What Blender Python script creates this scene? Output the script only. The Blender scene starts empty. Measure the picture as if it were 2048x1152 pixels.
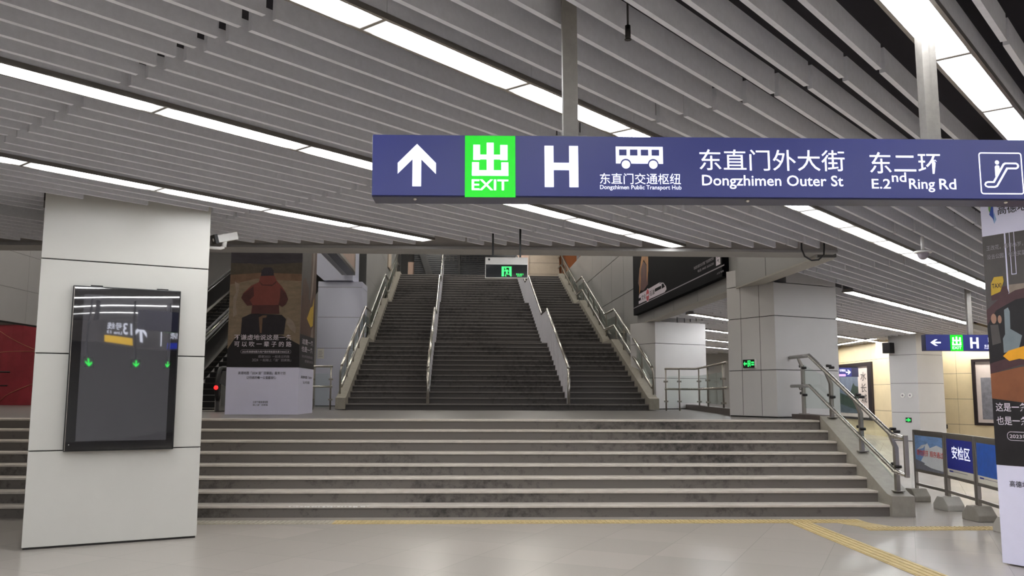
import bpy, math, random
from math import sin, cos, radians as rad, pi
from mathutils import Matrix, Vector
random.seed(7)
SC = bpy.context.scene
COL = SC.collection

# ------------------------------------------------------------------ camera
EYE = 1.61
PITCH, YAW, ROLL = rad(6.93), rad(2.19), rad(0.19)
fw = Vector((sin(YAW)*cos(PITCH), cos(YAW)*cos(PITCH), sin(PITCH)))
rt0 = Vector((cos(YAW), -sin(YAW), 0)); up0 = rt0.cross(fw)
rt = rt0*cos(ROLL) + up0*sin(ROLL); up = up0*cos(ROLL) - rt0*sin(ROLL)
cd = bpy.data.cameras.new('camera'); cam = bpy.data.objects.new('camera', cd); COL.objects.link(cam)
cam.matrix_world = Matrix(((rt.x, up.x, -fw.x, 0), (rt.y, up.y, -fw.y, 0), (rt.z, up.z, -fw.z, EYE), (0, 0, 0, 1)))
cd.sensor_width = 36; cd.sensor_fit = 'HORIZONTAL'; cd.lens = 36*1740/2048; cd.clip_end = 200; cd.clip_start = .05
SC.camera = cam
# ------------------------------------------------------------------ world, exposure
w = bpy.data.worlds.new('world'); SC.world = w; w.use_nodes = True
w.node_tree.nodes['Background'].inputs[0].default_value = (.8, .85, 1, 1)
w.node_tree.nodes['Background'].inputs[1].default_value = .12
vs = SC.view_settings; vs.view_transform = 'Standard'; vs.look = 'None'; vs.gamma = 1; vs.use_curve_mapping = False
vs.exposure = 0.0
ROOF_FILL = 42.0         # strength of the unseen fill lamps added over the stairwell
PANEL = 23.0        # what the ceiling light panels give off
SC.cycles.max_bounces = 8; SC.cycles.diffuse_bounces = 5; SC.cycles.glossy_bounces = 4; SC.cycles.transmission_bounces = 6
SC.cycles.sample_clamp_indirect = 6
SC.cycles.use_denoising = True

# ------------------------------------------------------------------ materials
def lin(c): return tuple(((x/255)/12.92 if x/255 <= .04045 else ((x/255+.055)/1.055)**2.4) for x in c) + (1,)
MATS = {}
def mat(name, rgb, rough=.6, metal=0, var=.06, scale=4, bump=0, emit=0, spec=.5, stretch=None, alpha=None):
    m = bpy.data.materials.new(name); m.use_nodes = True; nt = m.node_tree; b = nt.nodes['Principled BSDF']
    c = lin(rgb); b.inputs['Roughness'].default_value = rough; b.inputs['Metallic'].default_value = metal
    b.inputs['Specular IOR Level'].default_value = spec
    if var or bump:
        tc = nt.nodes.new('ShaderNodeTexCoord'); mp = nt.nodes.new('ShaderNodeMapping'); nz = nt.nodes.new('ShaderNodeTexNoise')
        nt.links.new(tc.outputs['Object'], mp.inputs[0]); nt.links.new(mp.outputs[0], nz.inputs['Vector'])
        if stretch: mp.inputs['Scale'].default_value = stretch
        nz.inputs['Scale'].default_value = scale; nz.inputs['Detail'].default_value = 6; nz.inputs['Roughness'].default_value = .65
        cr = nt.nodes.new('ShaderNodeValToRGB'); nt.links.new(nz.outputs[0], cr.inputs[0])
        cr.color_ramp.elements[0].position = .3; cr.color_ramp.elements[1].position = .7
        cr.color_ramp.elements[0].color = tuple(x*(1-var) for x in c[:3]) + (1,)
        cr.color_ramp.elements[1].color = tuple(min(1, x*(1+var)) for x in c[:3]) + (1,)
        nt.links.new(cr.outputs[0], b.inputs['Base Color'])
        if bump:
            bp = nt.nodes.new('ShaderNodeBump'); bp.inputs['Strength'].default_value = bump; bp.inputs['Distance'].default_value = .01
            nt.links.new(nz.outputs[0], bp.inputs['Height']); nt.links.new(bp.outputs[0], b.inputs['Normal'])
    else: b.inputs['Base Color'].default_value = c
    if emit:
        b.inputs['Emission Color'].default_value = c; b.inputs['Emission Strength'].default_value = emit
    if alpha is not None: b.inputs['Alpha'].default_value = alpha
    MATS[name] = m; return m

mat('slat_paint', (226, 227, 232), .55, var=.05, scale=20)
mat('ceiling_dark', (40, 38, 44), .9)
mat('pillar_enamel', (198, 196, 189), .3, var=.025, scale=1.5)
mat('pillar_core', (40, 38, 36), .8)
mat('wall_panel', (200, 198, 197), .35, var=.03, scale=.8)
mat('stair_wall', (152, 151, 149), .35, var=.03, scale=.8); mat('cool_tint_panel', (206, 208, 226), .35, var=.02, scale=.8)  # bluish panel copy: cool light on the left pillar put into its colour
mat('wall_joint', (70, 70, 68), .8)
mat('beam_lip', (152, 150, 148), .6)
mat('beam_grey', (165, 160, 155), .7)
mat('cream_stone', (222, 205, 170), .4, var=.05, scale=2)
mat('landing_stone', (104, 100, 97), .35, var=.08, scale=6)
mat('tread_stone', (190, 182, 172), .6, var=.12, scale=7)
mat('stringer_stone', (150, 145, 134), .5, var=.12, scale=9)
mat('kerb_dark', (78, 68, 64), .55, var=.2, scale=8)
mat('steel', (190, 187, 180), .22, 1, var=.03, scale=10)
mat('steel_panel', (240, 240, 248), .35, .1, var=.05, scale=6)
mat('steel_dull', (165, 160, 152), .38, 1, var=.05, scale=10)
mat('dark_metal', (45, 42, 42), .4, .6)
mat('black_plastic', (14, 13, 15), .35)
mat('black_rubber', (18, 17, 18), .5)
mat('white_paint', (228, 226, 222), .4)
mat('grey_paint', (150, 146, 140), .55, var=.12, scale=14, bump=.2)
mat('sign_navy', (40, 47, 112), .35, var=.02, emit=.3)
mat('sign_navy_dark', (38, 40, 72), .35, var=.02)
mat('letter_white', (232, 234, 252), .4, var=0, emit=.85)
mat('letter_lit', (232, 236, 252), .4, var=0, emit=3.0); mat('green_lit', (20, 255, 80), .4, var=0, emit=4.0)
mat('sign_green', (0, 190, 20), .4, var=0, emit=.95)
mat('exit_green', (60, 255, 120), .4, var=0, emit=1.0)
mat('exit_black', (16, 20, 24), .12, var=0)
mat('red_light', (255, 30, 30), .4, var=0, emit=3)
mat('glint_glow', (255, 255, 255), .4, var=0, emit=1.5)
mat('yellow_bar', (238, 190, 20), .4, var=0, emit=2.2)
mat('blue_bar', (40, 60, 200), .4, var=0, emit=.8)
mat('violet_bar', (205, 150, 235), .4, var=0, emit=.8)
mat('screen_glass', (16, 15, 18), .02, var=0); mat('screen_panel', (74, 73, 77), .02, var=0)
for _n in ('screen_glass', 'screen_panel'): MATS[_n].node_tree.nodes['Principled BSDF'].inputs['IOR'].default_value = 2.5
mat('poster_white', (228, 226, 248), .5, var=.02)
mat('poster_ink', (60, 58, 70), .6, var=0)
mat('poster_letter', (220, 210, 220), .6, var=0)
mat('poster_dim', (150, 142, 150), .6, var=0)
mat('pic_black', (26, 22, 25), .5, var=.35, scale=5)
mat('pic_night', (52, 48, 55), .5, var=.3, scale=3, stretch=(1, 1, 3))
mat('pic_olive', (72, 64, 54), .5, var=.25, scale=8)
mat('pic_ochre', (128, 112, 93), .5, var=.22, scale=5, stretch=(1, 1, 2.5))
mat('pic_rust', (112, 86, 68), .5, var=.25, scale=6)
mat('pic_snow', (140, 126, 114), .5, var=.2, scale=9)
mat('pic_red', (118, 60, 54), .5, var=.12, scale=6)
mat('pic_red_dark', (78, 42, 42), .5, var=.2, scale=6)
mat('pic_hat', (44, 38, 48), .5, var=.5, scale=14, stretch=(6, 1, 1))
mat('pic_bag', (34, 29, 36), .5, var=.3, scale=8)
mat('pic_yellow', (200, 165, 50), .5, var=.15, scale=6)
mat('pic_brown', (84, 58, 44), .5, var=.3, scale=6)
mat('pic_grey', (80, 75, 73), .5, var=.15, scale=5)
mat('pic_greyblue', (126, 136, 142), .5, var=.12, scale=5)
mat('pic_maroon', (78, 50, 54), .5, var=.15, scale=5)
mat('pic_amber', (240, 170, 30), .5, var=.1, scale=6)
mat('pic_orange', (140, 84, 52), .5, var=.2, scale=2.5)
mat('pic_skin', (170, 130, 110), .5, var=.1)
mat('logo_green', (120, 170, 80), .5, var=0)
mat('logo_blue', (50, 80, 170), .5, var=0)
mat('logo_pale', (150, 180, 220), .5, var=0)
mat('bill_black', (9, 9, 14), .6, var=.15, scale=1.5, spec=.05)
mat('bill_flame', (176, 120, 56), .4, var=.4, scale=4)
mat('bill_ember', (88, 42, 38), .4, var=.5, scale=4)
mat('bill_red', (190, 40, 60), .4, var=0)
mat('fabric_dark', (30, 28, 32), .5)
mat('poster_sky', (120, 155, 205), .4, var=.25, scale=5, stretch=(1, 1, 3))
mat('poster_cloud', (215, 218, 222), .4, var=.08, scale=6)
mat('poster_dusk', (120, 120, 130), .4, var=.25, scale=7)
mat('poster_red', (222, 90, 84), .4, var=0)
mat('poster_blue', (28, 42, 150), .35, var=.05)
mat('poster_azure', (36, 92, 190), .35, var=.15, scale=10)
mat('poster_cream', (226, 222, 208), .4, var=.02)
mat('concrete', (140, 134, 124), .7, var=.1, scale=10)
mat('concrete_pale', (172, 168, 160), .6, var=.06, scale=10)
mat('mural_red', (150, 46, 56), .5, var=.25, scale=1.2)
mat('mural_gold', (205, 150, 110), .5, var=.1)
mat('wood_black', (34, 26, 30), .4)
mat('paint_blue', (106, 116, 136), .6, var=.3, scale=1.2)
mat('paint_green', (48, 62, 56), .6, var=.35, scale=2)
mat('paint_slate', (78, 88, 100), .6, var=.2, scale=2)
mat('scroll', (202, 190, 186), .7, var=.05)
mat('ink', (34, 32, 34), .7, var=0)
mat('shutter_black', (26, 28, 34), .4, var=.1)
mat('orange_wall', (196, 120, 74), .6, var=.08)
mat('pinkbeige', (176, 150, 136), .6, var=.06)
mat('beige_wall', (172, 158, 142), .5, var=.06)
mat('tactile_yellow', (184, 163, 114), .6, var=.18, scale=12)
mat('tactile_grey', (160, 152, 136), .6, var=.12, scale=12)
mat('escalator_step', (30, 29, 30), .5, .3)
mat('escalator_panel', (84, 82, 82), .35, .7)
def stone_wear(name, base, dark, rough=.7):
    "dirty stone: blotches, streaks that run down"
    m = mat(name, base, rough, var=.1); nt = m.node_tree; b = nt.nodes['Principled BSDF']
    tc = nt.nodes.new('ShaderNodeTexCoord'); mp = nt.nodes.new('ShaderNodeMapping'); mp.inputs['Scale'].default_value = (9, 9, 9)
    n1 = nt.nodes.new('ShaderNodeTexNoise'); n1.inputs['Scale'].default_value = 1; n1.inputs['Detail'].default_value = 8; n1.inputs['Roughness'].default_value = .7
    n2 = nt.nodes.new('ShaderNodeTexNoise'); n2.inputs['Scale'].default_value = .45; n2.inputs['Detail'].default_value = 3
    nt.links.new(tc.outputs['Object'], mp.inputs[0]); nt.links.new(mp.outputs[0], n1.inputs['Vector']); nt.links.new(tc.outputs['Object'], n2.inputs['Vector'])
    ad = nt.nodes.new('ShaderNodeMath'); ad.operation = 'ADD'; nt.links.new(n1.outputs[0], ad.inputs[0]); nt.links.new(n2.outputs[0], ad.inputs[1])
    cr = nt.nodes.new('ShaderNodeValToRGB'); nt.links.new(ad.outputs[0], cr.inputs[0])
    cr.color_ramp.elements[0].position = .72; cr.color_ramp.elements[0].color = lin(dark)
    cr.color_ramp.elements[1].position = 1.26; cr.color_ramp.elements[1].color = lin(base)
    nt.links.new(cr.outputs[0], b.inputs['Base Color'])
    return m
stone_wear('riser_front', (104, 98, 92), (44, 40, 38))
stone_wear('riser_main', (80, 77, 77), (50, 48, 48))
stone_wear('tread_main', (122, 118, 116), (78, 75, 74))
def floor_mat():
    m = mat('floor_granite', (196, 190, 179), .16, var=.05, scale=3); nt = m.node_tree; b = nt.nodes['Principled BSDF']
    tc = nt.nodes.new('ShaderNodeTexCoord'); mp = nt.nodes.new('ShaderNodeMapping'); mp.inputs['Rotation'].default_value = (0, 0, rad(26.5))
    br = nt.nodes.new('ShaderNodeTexBrick'); nt.links.new(tc.outputs['Object'], mp.inputs[0]); nt.links.new(mp.outputs[0], br.inputs['Vector'])
    br.offset = 0; br.inputs['Scale'].default_value = 1; br.inputs['Brick Width'].default_value = .8; br.inputs['Row Height'].default_value = .8
    br.inputs['Mortar Size'].default_value = .002; br.inputs['Color1'].default_value = lin((168, 160, 152)); br.inputs['Color2'].default_value = lin((161, 154, 146))
    br.inputs['Mortar'].default_value = lin((138, 132, 124))
    nz = nt.nodes.new('ShaderNodeTexNoise'); nz.inputs['Scale'].default_value = .8; nz.inputs['Detail'].default_value = 5; nt.links.new(tc.outputs['Object'], nz.inputs['Vector'])
    nt.links.new(br.outputs[0], b.inputs['Base Color']); b.inputs['Roughness'].default_value = .24
floor_mat()
def glass_mat():
    m = bpy.data.materials.new('rail_glass'); m.use_nodes = True; nt = m.node_tree; nt.nodes.clear()
    o = nt.nodes.new('ShaderNodeOutputMaterial'); mx = nt.nodes.new('ShaderNodeMixShader'); tr = nt.nodes.new('ShaderNodeBsdfTransparent'); gl = nt.nodes.new('ShaderNodeBsdfGlossy')
    tr.inputs[0].default_value = (.94, .975, .96, 1); gl.inputs['Roughness'].default_value = .03; fr = nt.nodes.new('ShaderNodeFresnel'); fr.inputs[0].default_value = 1.45
    ge = nt.nodes.new('ShaderNodeNewGeometry'); iv = nt.nodes.new('ShaderNodeMath'); iv.operation = 'SUBTRACT'; iv.inputs[0].default_value = 1; mm = nt.nodes.new('ShaderNodeMath'); mm.operation = 'MULTIPLY'; nt.links.new(ge.outputs['Backfacing'], iv.inputs[1]); nt.links.new(fr.outputs[0], mm.inputs[0]); nt.links.new(iv.outputs[0], mm.inputs[1]); nt.links.new(mm.outputs[0], mx.inputs[0]); nt.links.new(tr.outputs[0], mx.inputs[1]); nt.links.new(gl.outputs[0], mx.inputs[2]); nt.links.new(mx.outputs[0], o.inputs[0])
    MATS['rail_glass'] = m
glass_mat()
def lamp_mat():
    m = mat('light_diffuser', (250, 252, 255), .5, var=0, emit=PANEL); b = m.node_tree.nodes['Principled BSDF']
    b.inputs['Emission Color'].default_value = (.965, .975, 1, 1); nt = m.node_tree
    tc = nt.nodes.new('ShaderNodeTexCoord'); sx = nt.nodes.new('ShaderNodeSeparateXYZ'); nt.links.new(tc.outputs['Generated'], sx.inputs[0])
    cr = nt.nodes.new('ShaderNodeValToRGB'); nt.links.new(sx.outputs[0], cr.inputs[0]); e = cr.color_ramp.elements; e[0].position = 0; e[0].color = (.045, .045, .045, 1); e[1].position = 1; e[1].color = (.045, .045, .045, 1)
    for p, v in ((.05, .06), (.14, 1), (.86, 1), (.95, .06)): x = e.new(p); x.color = (v, v, v, 1)
    mu = nt.nodes.new('ShaderNodeMath'); mu.operation = 'MULTIPLY'; mu.inputs[1].default_value = PANEL; nt.links.new(cr.outputs[0], mu.inputs[0]); nt.links.new(mu.outputs[0], b.inputs['Emission Strength'])
lamp_mat()
mat('washer_diffuser', (255, 250, 238), .5, var=0, emit=48)
m = mat('roof_fill_diffuser', (255, 250, 240), .5, var=0, emit=ROOF_FILL)
def wavy(name):
    m = MATS[name]; nt = m.node_tree; b = nt.nodes['Principled BSDF']
    tc = nt.nodes.new('ShaderNodeTexCoord'); nz = nt.nodes.new('ShaderNodeTexNoise'); nz.inputs['Scale'].default_value = 1.3; nz.inputs['Detail'].default_value = 0
    nt.links.new(tc.outputs['Object'], nz.inputs['Vector']); bp = nt.nodes.new('ShaderNodeBump'); bp.inputs['Strength'].default_value = .22; bp.inputs['Distance'].default_value = .02
    nt.links.new(nz.outputs[0], bp.inputs['Height']); nt.links.new(bp.outputs[0], b.inputs['Normal'])
wavy('screen_glass'); wavy('screen_panel')

# ------------------------------------------------------------------ mesh helpers
_txt = {}
def glyphs(s, bold=0.0):
    k = (s, bold)
    if k not in _txt:
        c = bpy.data.curves.new('lettering', 'FONT'); c.body = s; c.offset = bold; c.resolution_u = 3
        o = bpy.data.objects.new('lettering', c); me = bpy.data.meshes.new_from_object(o)
        vsx = [v.co.xy for v in me.vertices]; fs = [tuple(p.vertices) for p in me.polygons]
        bpy.data.objects.remove(o); bpy.data.curves.remove(c); bpy.data.meshes.remove(me)
        _txt[k] = (vsx, fs)
    return _txt[k]
class Pl:
    "a flat panel: origin, right, up, outward normal"
    def __init__(s, o, r, u=(0, 0, 1)):
        s.o = Vector(o); s.r = Vector(r).normalized(); s.u = Vector(u).normalized(); s.n = s.r.cross(s.u)
    def P(s, a, b, d=0): return s.o + s.r*a + s.u*b + s.n*d
class MB:
    def __init__(s, m='steel'): s.v = []; s.f = []; s.mi = []; s.ms = []; s.sm = []; s.m(m); s.smooth = False
    def m(s, name):
        if name not in s.ms: s.ms.append(name)
        s.c = s.ms.index(name); return s
    def add(s, vs, fs, smooth=False):
        n = len(s.v); s.v += [Vector(p) for p in vs]
        for f in fs: s.f.append(tuple(n+i for i in f)); s.mi.append(s.c); s.sm.append(smooth)
        return s
    def box(s, x0, x1, y0, y1, z0, z1):
        return s.add([(x, y, z) for z in (z0, z1) for y in (y0, y1) for x in (x0, x1)], [(0, 2, 3, 1), (4, 5, 7, 6), (0, 1, 5, 4), (2, 6, 7, 3), (0, 4, 6, 2), (1, 3, 7, 5)])
    def obox(s, o, ax, ay, az, x0, x1, y0, y1, z0, z1):
        o, ax, ay, az = Vector(o), Vector(ax), Vector(ay), Vector(az)
        return s.add([o+ax*x+ay*y+az*z for z in (z0, z1) for y in (y0, y1) for x in (x0, x1)], [(0, 2, 3, 1), (4, 5, 7, 6), (0, 1, 5, 4), (2, 6, 7, 3), (0, 4, 6, 2), (1, 3, 7, 5)])
    def extr(s, pts, d):
        "closed prism: polygon pts pushed along d"
        n = len(pts); d = Vector(d); a = [Vector(p) for p in pts]
        return s.add(a + [p+d for p in a], [tuple(range(n-1, -1, -1)), tuple(range(n, 2*n))] + [(i, (i+1) % n, n+(i+1) % n, n+i) for i in range(n)])
    def poly(s, pts): return s.add(pts, [tuple(range(len(pts)))])
    def pp(s, pl, pts, d=0): return s.poly([pl.P(a, b, d) for a, b in pts])
    def rect(s, pl, a0, a1, b0, b1, d=0): return s.pp(pl, [(a0, b0), (a1, b0), (a1, b1), (a0, b1)], d)
    def disc(s, pl, a, b, r, d=0, n=20, ry=None): return s.pp(pl, [(a+r*cos(2*pi*i/n), b+(ry or r)*sin(2*pi*i/n)) for i in range(n)], d)
    def ring(s, pl, outer, inner, d=0):
        n = len(outer); pts = [pl.P(a, b, d) for a, b in outer] + [pl.P(a, b, d) for a, b in inner]
        return s.add(pts, [(i, (i+1) % n, n+(i+1) % n, n+i) for i in range(n)])
    def rrect_ring(s, pl, a0, a1, b0, b1, r, t, d=0, n=6):
        def rr(a0, a1, b0, b1, r): return [(cx+r*cos(q), cy+r*sin(q)) for (cx, cy, q0) in ((a1-r, b1-r, 0), (a0+r, b1-r, pi/2), (a0+r, b0+r, pi), (a1-r, b0+r, 1.5*pi)) for q in [q0+pi/2*i/n for i in range(n+1)]]
        return s.ring(pl, rr(a0, a1, b0, b1, r), rr(a0+t, a1-t, b0+t, b1-t, max(r-t, .0005)), d)
    def text(s, pl, t, a0, a1, b0, b1=None, d=0, bold=.012):
        vx, fs = glyphs(t, min(bold, .016) if all(ord(q) < 128 for q in t) else min(bold, .008)); xs = [v.x for v in vx]; ys = [v.y for v in vx]
        sx = (a1-a0)/(max(xs)-min(xs)); sy = sx if b1 is None else (b1-b0)/(max(ys)-min(ys))
        return s.add([pl.P(a0+(v.x-min(xs))*sx, b0+(v.y-min(ys))*sy, d) for v in vx], fs)
    def tube(s, pts, r, n=10, cap=True):
        pts = [Vector(p) for p in pts]; N = len(pts); rings = []
        u = None
        for i, p in enumerate(pts):
            a = (pts[i]-pts[i-1]).normalized() if i > 0 else None; b = (pts[i+1]-pts[i]).normalized() if i < N-1 else None
            t = (a+b).normalized() if a is not None and b is not None and (a+b).length > 1e-6 else (b if b is not None else a)
            if u is None:
                u = t.cross(Vector((0, 0, 1)));
                if u.length < 1e-4: u = Vector((1, 0, 0))
            u = (u - t*u.dot(t)).normalized(); wv = t.cross(u)
            k = 1.0
            if a is not None and b is not None:
                k = 1/max(.5, cos(a.angle(b)/2)); bis = (b-a)
                bis = bis.normalized() if bis.length > 1e-6 else u
            ring = []
            for j in range(n):
                q = 2*pi*j/n; o = u*cos(q)*r + wv*sin(q)*r
                if k > 1.0001: o = o + bis*(o.dot(bis))*(k-1)
                ring.append(p+o)
            rings.append(ring)
        base = len(s.v); s.v += [p for rg in rings for p in rg]
        for i in range(N-1):
            for j in range(n):
                s.f.append((base+i*n+j, base+i*n+(j+1) % n, base+(i+1)*n+(j+1) % n, base+(i+1)*n+j)); s.mi.append(s.c); s.sm.append(True)
        if cap:
            for i, o in ((0, 1), (N-1, 0)):
                f = [base+i*n+j for j in range(n)]; s.f.append(tuple(reversed(f)) if o else tuple(f)); s.mi.append(s.c); s.sm.append(False)
        return s
    def ball(s, c, r, n=12, m=8, zs=1, half=False):
        c = Vector(c); vs = []; mm = m
        for i in range(m+1):
            th = (pi/2 if half else 0) + (pi/2 if half else pi)*i/m
            for j in range(n): vs.append(c+Vector((r*sin(th)*cos(2*pi*j/n), r*sin(th)*sin(2*pi*j/n), r*cos(th)*zs)))
        return s.add(vs, [(i*n+j, (i+1)*n+j, (i+1)*n+(j+1) % n, i*n+(j+1) % n) for i in range(m) for j in range(n)], True)
    def build(s, name, parent=None, bevel=0, local=False, label=None, kind=None):
        me = bpy.data.meshes.new(name); vv = s.v
        if parent is not None and not local:
            rp = parent
            while rp.parent: rp = rp.parent
            inv = Matrix.LocRotScale(rp.location, rp.rotation_euler, None).inverted(); vv = [inv @ p for p in vv]
        me.from_pydata([tuple(p) for p in vv], [], s.f)
        for x in s.ms: me.materials.append(MATS[x])
        me.polygons.foreach_set('material_index', s.mi); me.polygons.foreach_set('use_smooth', s.sm); me.update()
        o = bpy.data.objects.new(name, me); COL.objects.link(o)
        if parent is not None: o.parent = parent
        if bevel:
            b = o.modifiers.new('bevel', 'BEVEL'); b.width = bevel; b.segments = 2; b.limit_method = 'ANGLE'
        if label: o['label'] = label
        if kind: o['kind'] = kind
        return o
def tag(o, label, cat, group=None, kind=None):
    o['label'] = label; o['category'] = cat
    if group: o['group'] = group
    if kind: o['kind'] = kind
    return o
def thing(name, label, cat, loc=(0, 0, 0), rotz=0, group=None, kind=None):
    o = bpy.data.objects.new(name, None); COL.objects.link(o); o.location = loc; o.rotation_euler = (0, 0, rotz); o.empty_display_size = .2
    return tag(o, label, cat, group, kind)
def copy_tree(o, parent=None):
    c = o.copy(); COL.objects.link(c)
    if parent is not None: c.parent = parent
    for ch in [x for x in SC.objects if x.parent == o]: copy_tree(ch, c)
    return c

# frames: hall axes X right, Y ahead; the ceiling grid (u along the slats, v across); the pillar grid; the main stairs (a across, b up)
SA = rad(42.0); PA = rad(63.5); TH = rad(1.4)
UD = Vector((sin(SA), cos(SA), 0)); VD = Vector((cos(SA), -sin(SA), 0))
PR = Vector((sin(PA), cos(PA), 0)); PB = Vector((-cos(PA), sin(PA), 0))
NA = Vector((cos(TH), sin(TH), 0)); EB = Vector((-sin(TH), cos(TH), 0)); SO = Vector((.52, 22.0, 0)); UP = Vector((0, 0, 1))
def uv(u, v, z=0): return UD*u + VD*v + UP*z
def ab(a, b, z=0): return SO + NA*a + EB*b + UP*z
ZC = 3.71; LZ = 1.2; Y0 = 11.7; SX = 5.51
# square pillars on the pillar grid: near corner, size along PR, size along PB
PIL = {'display': (Vector((-4.665, 9.355, 0)), 1.71, 1.13), 'grey': (Vector((5.29, 15.33, 0)), 1.6, 1.21), 'low': (Vector((4.84, 23.7, 0)), 1.8, 1.13),
       'far': (Vector((15.35, 30.0, 0)), 1.42, 1.13), 'wrap': (Vector((5.05, 8.43, 0)) - PB*1.75, 1.75, 1.75)}
def cut(lo, hi, v):
    "u ranges of a ceiling row that stay clear of the pillars"
    out = [(lo, hi)]
    for c, lr, lb in PIL.values():
        p0 = VD*v - c; a, b = lo, hi
        for k, q, L in ((UD.dot(PR), p0.dot(PR), lr), (UD.dot(PB), p0.dot(PB), lb)):
            if abs(k) < 1e-6:
                if not 0 < q < L: a, b = 1, 0
                continue
            t0, t1 = sorted(((-.02-q)/k, (L+.02-q)/k)); a, b = max(a, t0), min(b, t1)
        if b > a: out = [y for x in out for y in ((x[0], min(x[1], a)), (max(x[0], b), x[1])) if y[1]-y[0] > .1]
    return out

# ================================================================== SETTING
mb = MB('floor_granite'); mb.poly([(-17, -12, 0), (26, -12, 0), (26, 46, 0), (-17, 46, 0)])
mb.build('floor', kind='structure')
bpy.data.objects['floor']['label'] = 'polished pale granite floor of the station hall'; bpy.data.objects['floor']['category'] = 'floor'

# ceiling: dark slab and the rows of hanging slats
ceil = thing('ceiling', 'ceiling of slanting grey slats under a dark slab', 'ceiling', kind='structure')
mb = MB('ceiling_dark'); mb.box(-17, 26, -12, 12.3, 4.3, 4.5); mb.poly([(5.0, 12.3, 4.3), (26, 12.3, 4.3), (26, 46, 4.3), (4.2, 46, 4.3)]); mb.build('slab', ceil)
def clipA(v):
    # row parameter range inside the hall: Y < 12.22 and Y > -9, X > -14, X < 24
    lo, hi = -60., 60.
    def lim(k, c, mn=None, mx=None):
        nonlocal lo, hi
        if mn is not None: lo = max(lo, (mn-c)/k)
        if mx is not None: hi = min(hi, (mx-c)/k)
    lim(cos(SA), -v*sin(SA), -9, 12.22); lim(sin(SA), v*cos(SA), -14, 24)
    return lo, hi
def clipB(v):
    lo, hi = -60., 60.
    k, c = cos(SA), -v*sin(SA); lo = max(lo, (12.22-c)/k); hi = min(hi, (45-c)/k)
    k, c = sin(SA), v*cos(SA)
    # right of the stair side wall: X > 5.1 - .0244*(Y-12.2)
    kk = sin(SA)+.0244*cos(SA); lo = max(lo, (5.2+.0244*12.2 - v*cos(SA) + .0244*v*sin(SA))/kk); hi = min(hi, (20-c)/k)
    return lo, hi
def row(mb, lo, hi, v):
    for x in cut(lo, hi, v): row1(mb, x[0], x[1], v)
def row1(mb, lo, hi, v):
    seams = [2.72+3.02*k for k in range(-8, 18)]; pts = [lo] + [x for x in seams if lo+.15 < x < hi-.15] + [hi]
    for i in range(len(pts)-1):
        a = pts[i] + (.034 if i else 0); b = pts[i+1] - (.034 if i < len(pts)-2 else 0)
        if b-a > .05: mb.obox((0, 0, ZC), UD, VD, UP, a, b, v-.018, v+.018, 0, .17)
STR = [-3.67-2.4*k for k in range(-6, 9)]
rowsv = sorted([s-.386-.24*k for s in STR for k in range(8)] , reverse=True)
far = MB('slat_paint')
for v in rowsv:
    lo, hi = clipA(v)
    if hi-lo > .3:
        if -12.6 < v < .2: mb = MB('slat_paint'); row(mb, lo, hi, v); mb.build('slat', ceil)
        else: row(far, lo, hi, v)
    lo, hi = clipB(v)
    if hi-lo > .3:
        if -12.5 < v < -1.2:
            mb = MB('slat_paint'); row(mb, lo, hi, v); mb.build('slat', ceil)
        else: row(far, lo, hi, v)
far.build('slat', ceil, kind='stuff')
# light strips: panels 1.31 m long
def light_proto(name, L, nl, dm='light_diffuser'):
    o = thing(name, 'x', 'ceiling light')
    f = MB('steel_dull')
    f.box(0, L, -.125, -.1, -.005, .03); f.box(0, L, .1, .125, -.005, .03); f.m('slat_paint'); f.box(.001, L-.001, -.118, -.102, .03, .19); f.box(.001, L-.001, .102, .118, .03, .19); f.m('steel_dull'); f.box(0, .012, -.1, .1, -.004, .05); f.box(L-.012, L, -.1, .1, -.004, .05); f.box(0, L, -.1, .1, .04, .06)
    f.build('frame', o, local=True)
    d = MB(dm); d.box(.012, L-.012, -.1, .1, .0, .03); d.build('diffuser', o, local=True)
    return o
ORD = ['first', 'second', 'third', 'fourth', 'fifth', 'sixth', 'seventh', 'eighth', 'ninth', 'tenth', 'eleventh', 'twelfth', 'thirteenth', 'fourteenth', 'fifteenth', 'sixteenth', 'seventeenth', 'eighteenth', 'nineteenth', 'twentieth']
proto = None
def panel(u, v, label, group):
    global proto
    if proto is None: proto = light_proto('ceiling_light', 1.31, label); o = proto
    else: o = copy_tree(proto)
    p = uv(u, v, ZC); o.location = p; o.rotation_euler = (0, 0, pi/2-SA); tag(o, label, 'ceiling light', group)
def strip(v, u0, n, where):
    j = 0
    for k in range(n):
        u = u0+1.31*k
        if any(cut(u, u+1.31, v+d) != [(u, u+1.31)] for d in (-.13, 0, .13)): continue
        panel(u, v, f'{ORD[j]} light panel from the left in the strip {where}', 'light panels of the strip ' + where); j += 1
strip(-8.5, 3.15-1.31, 5, 'above the display pillar')
strip(-6.065, 3.15-1.31, 7, 'behind the sign\'s left end')
strip(-3.67, 3.15-1.31, 14, 'behind the dome camera')
strip(-1.23, 4.46, 4, 'at the upper right corner')
strip(-6.065, 18.05, 8, 'just right of the grey pillar')
strip(-8.5, 23.92, 7, 'ending at the far pillar')
strip(-11.05, 31.1, 4, 'lowest right of the grey pillar')
strip(-11.05, 20.6, 2, 'topmost under the billboard wall')
strip(-13.4, 25.9, 2, 'second down under the billboard wall')
strip(-15.8, 30.5, 2, 'third down under the billboard wall')
strip(-18.2, 35.1, 2, 'lowest under the billboard wall')
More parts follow.
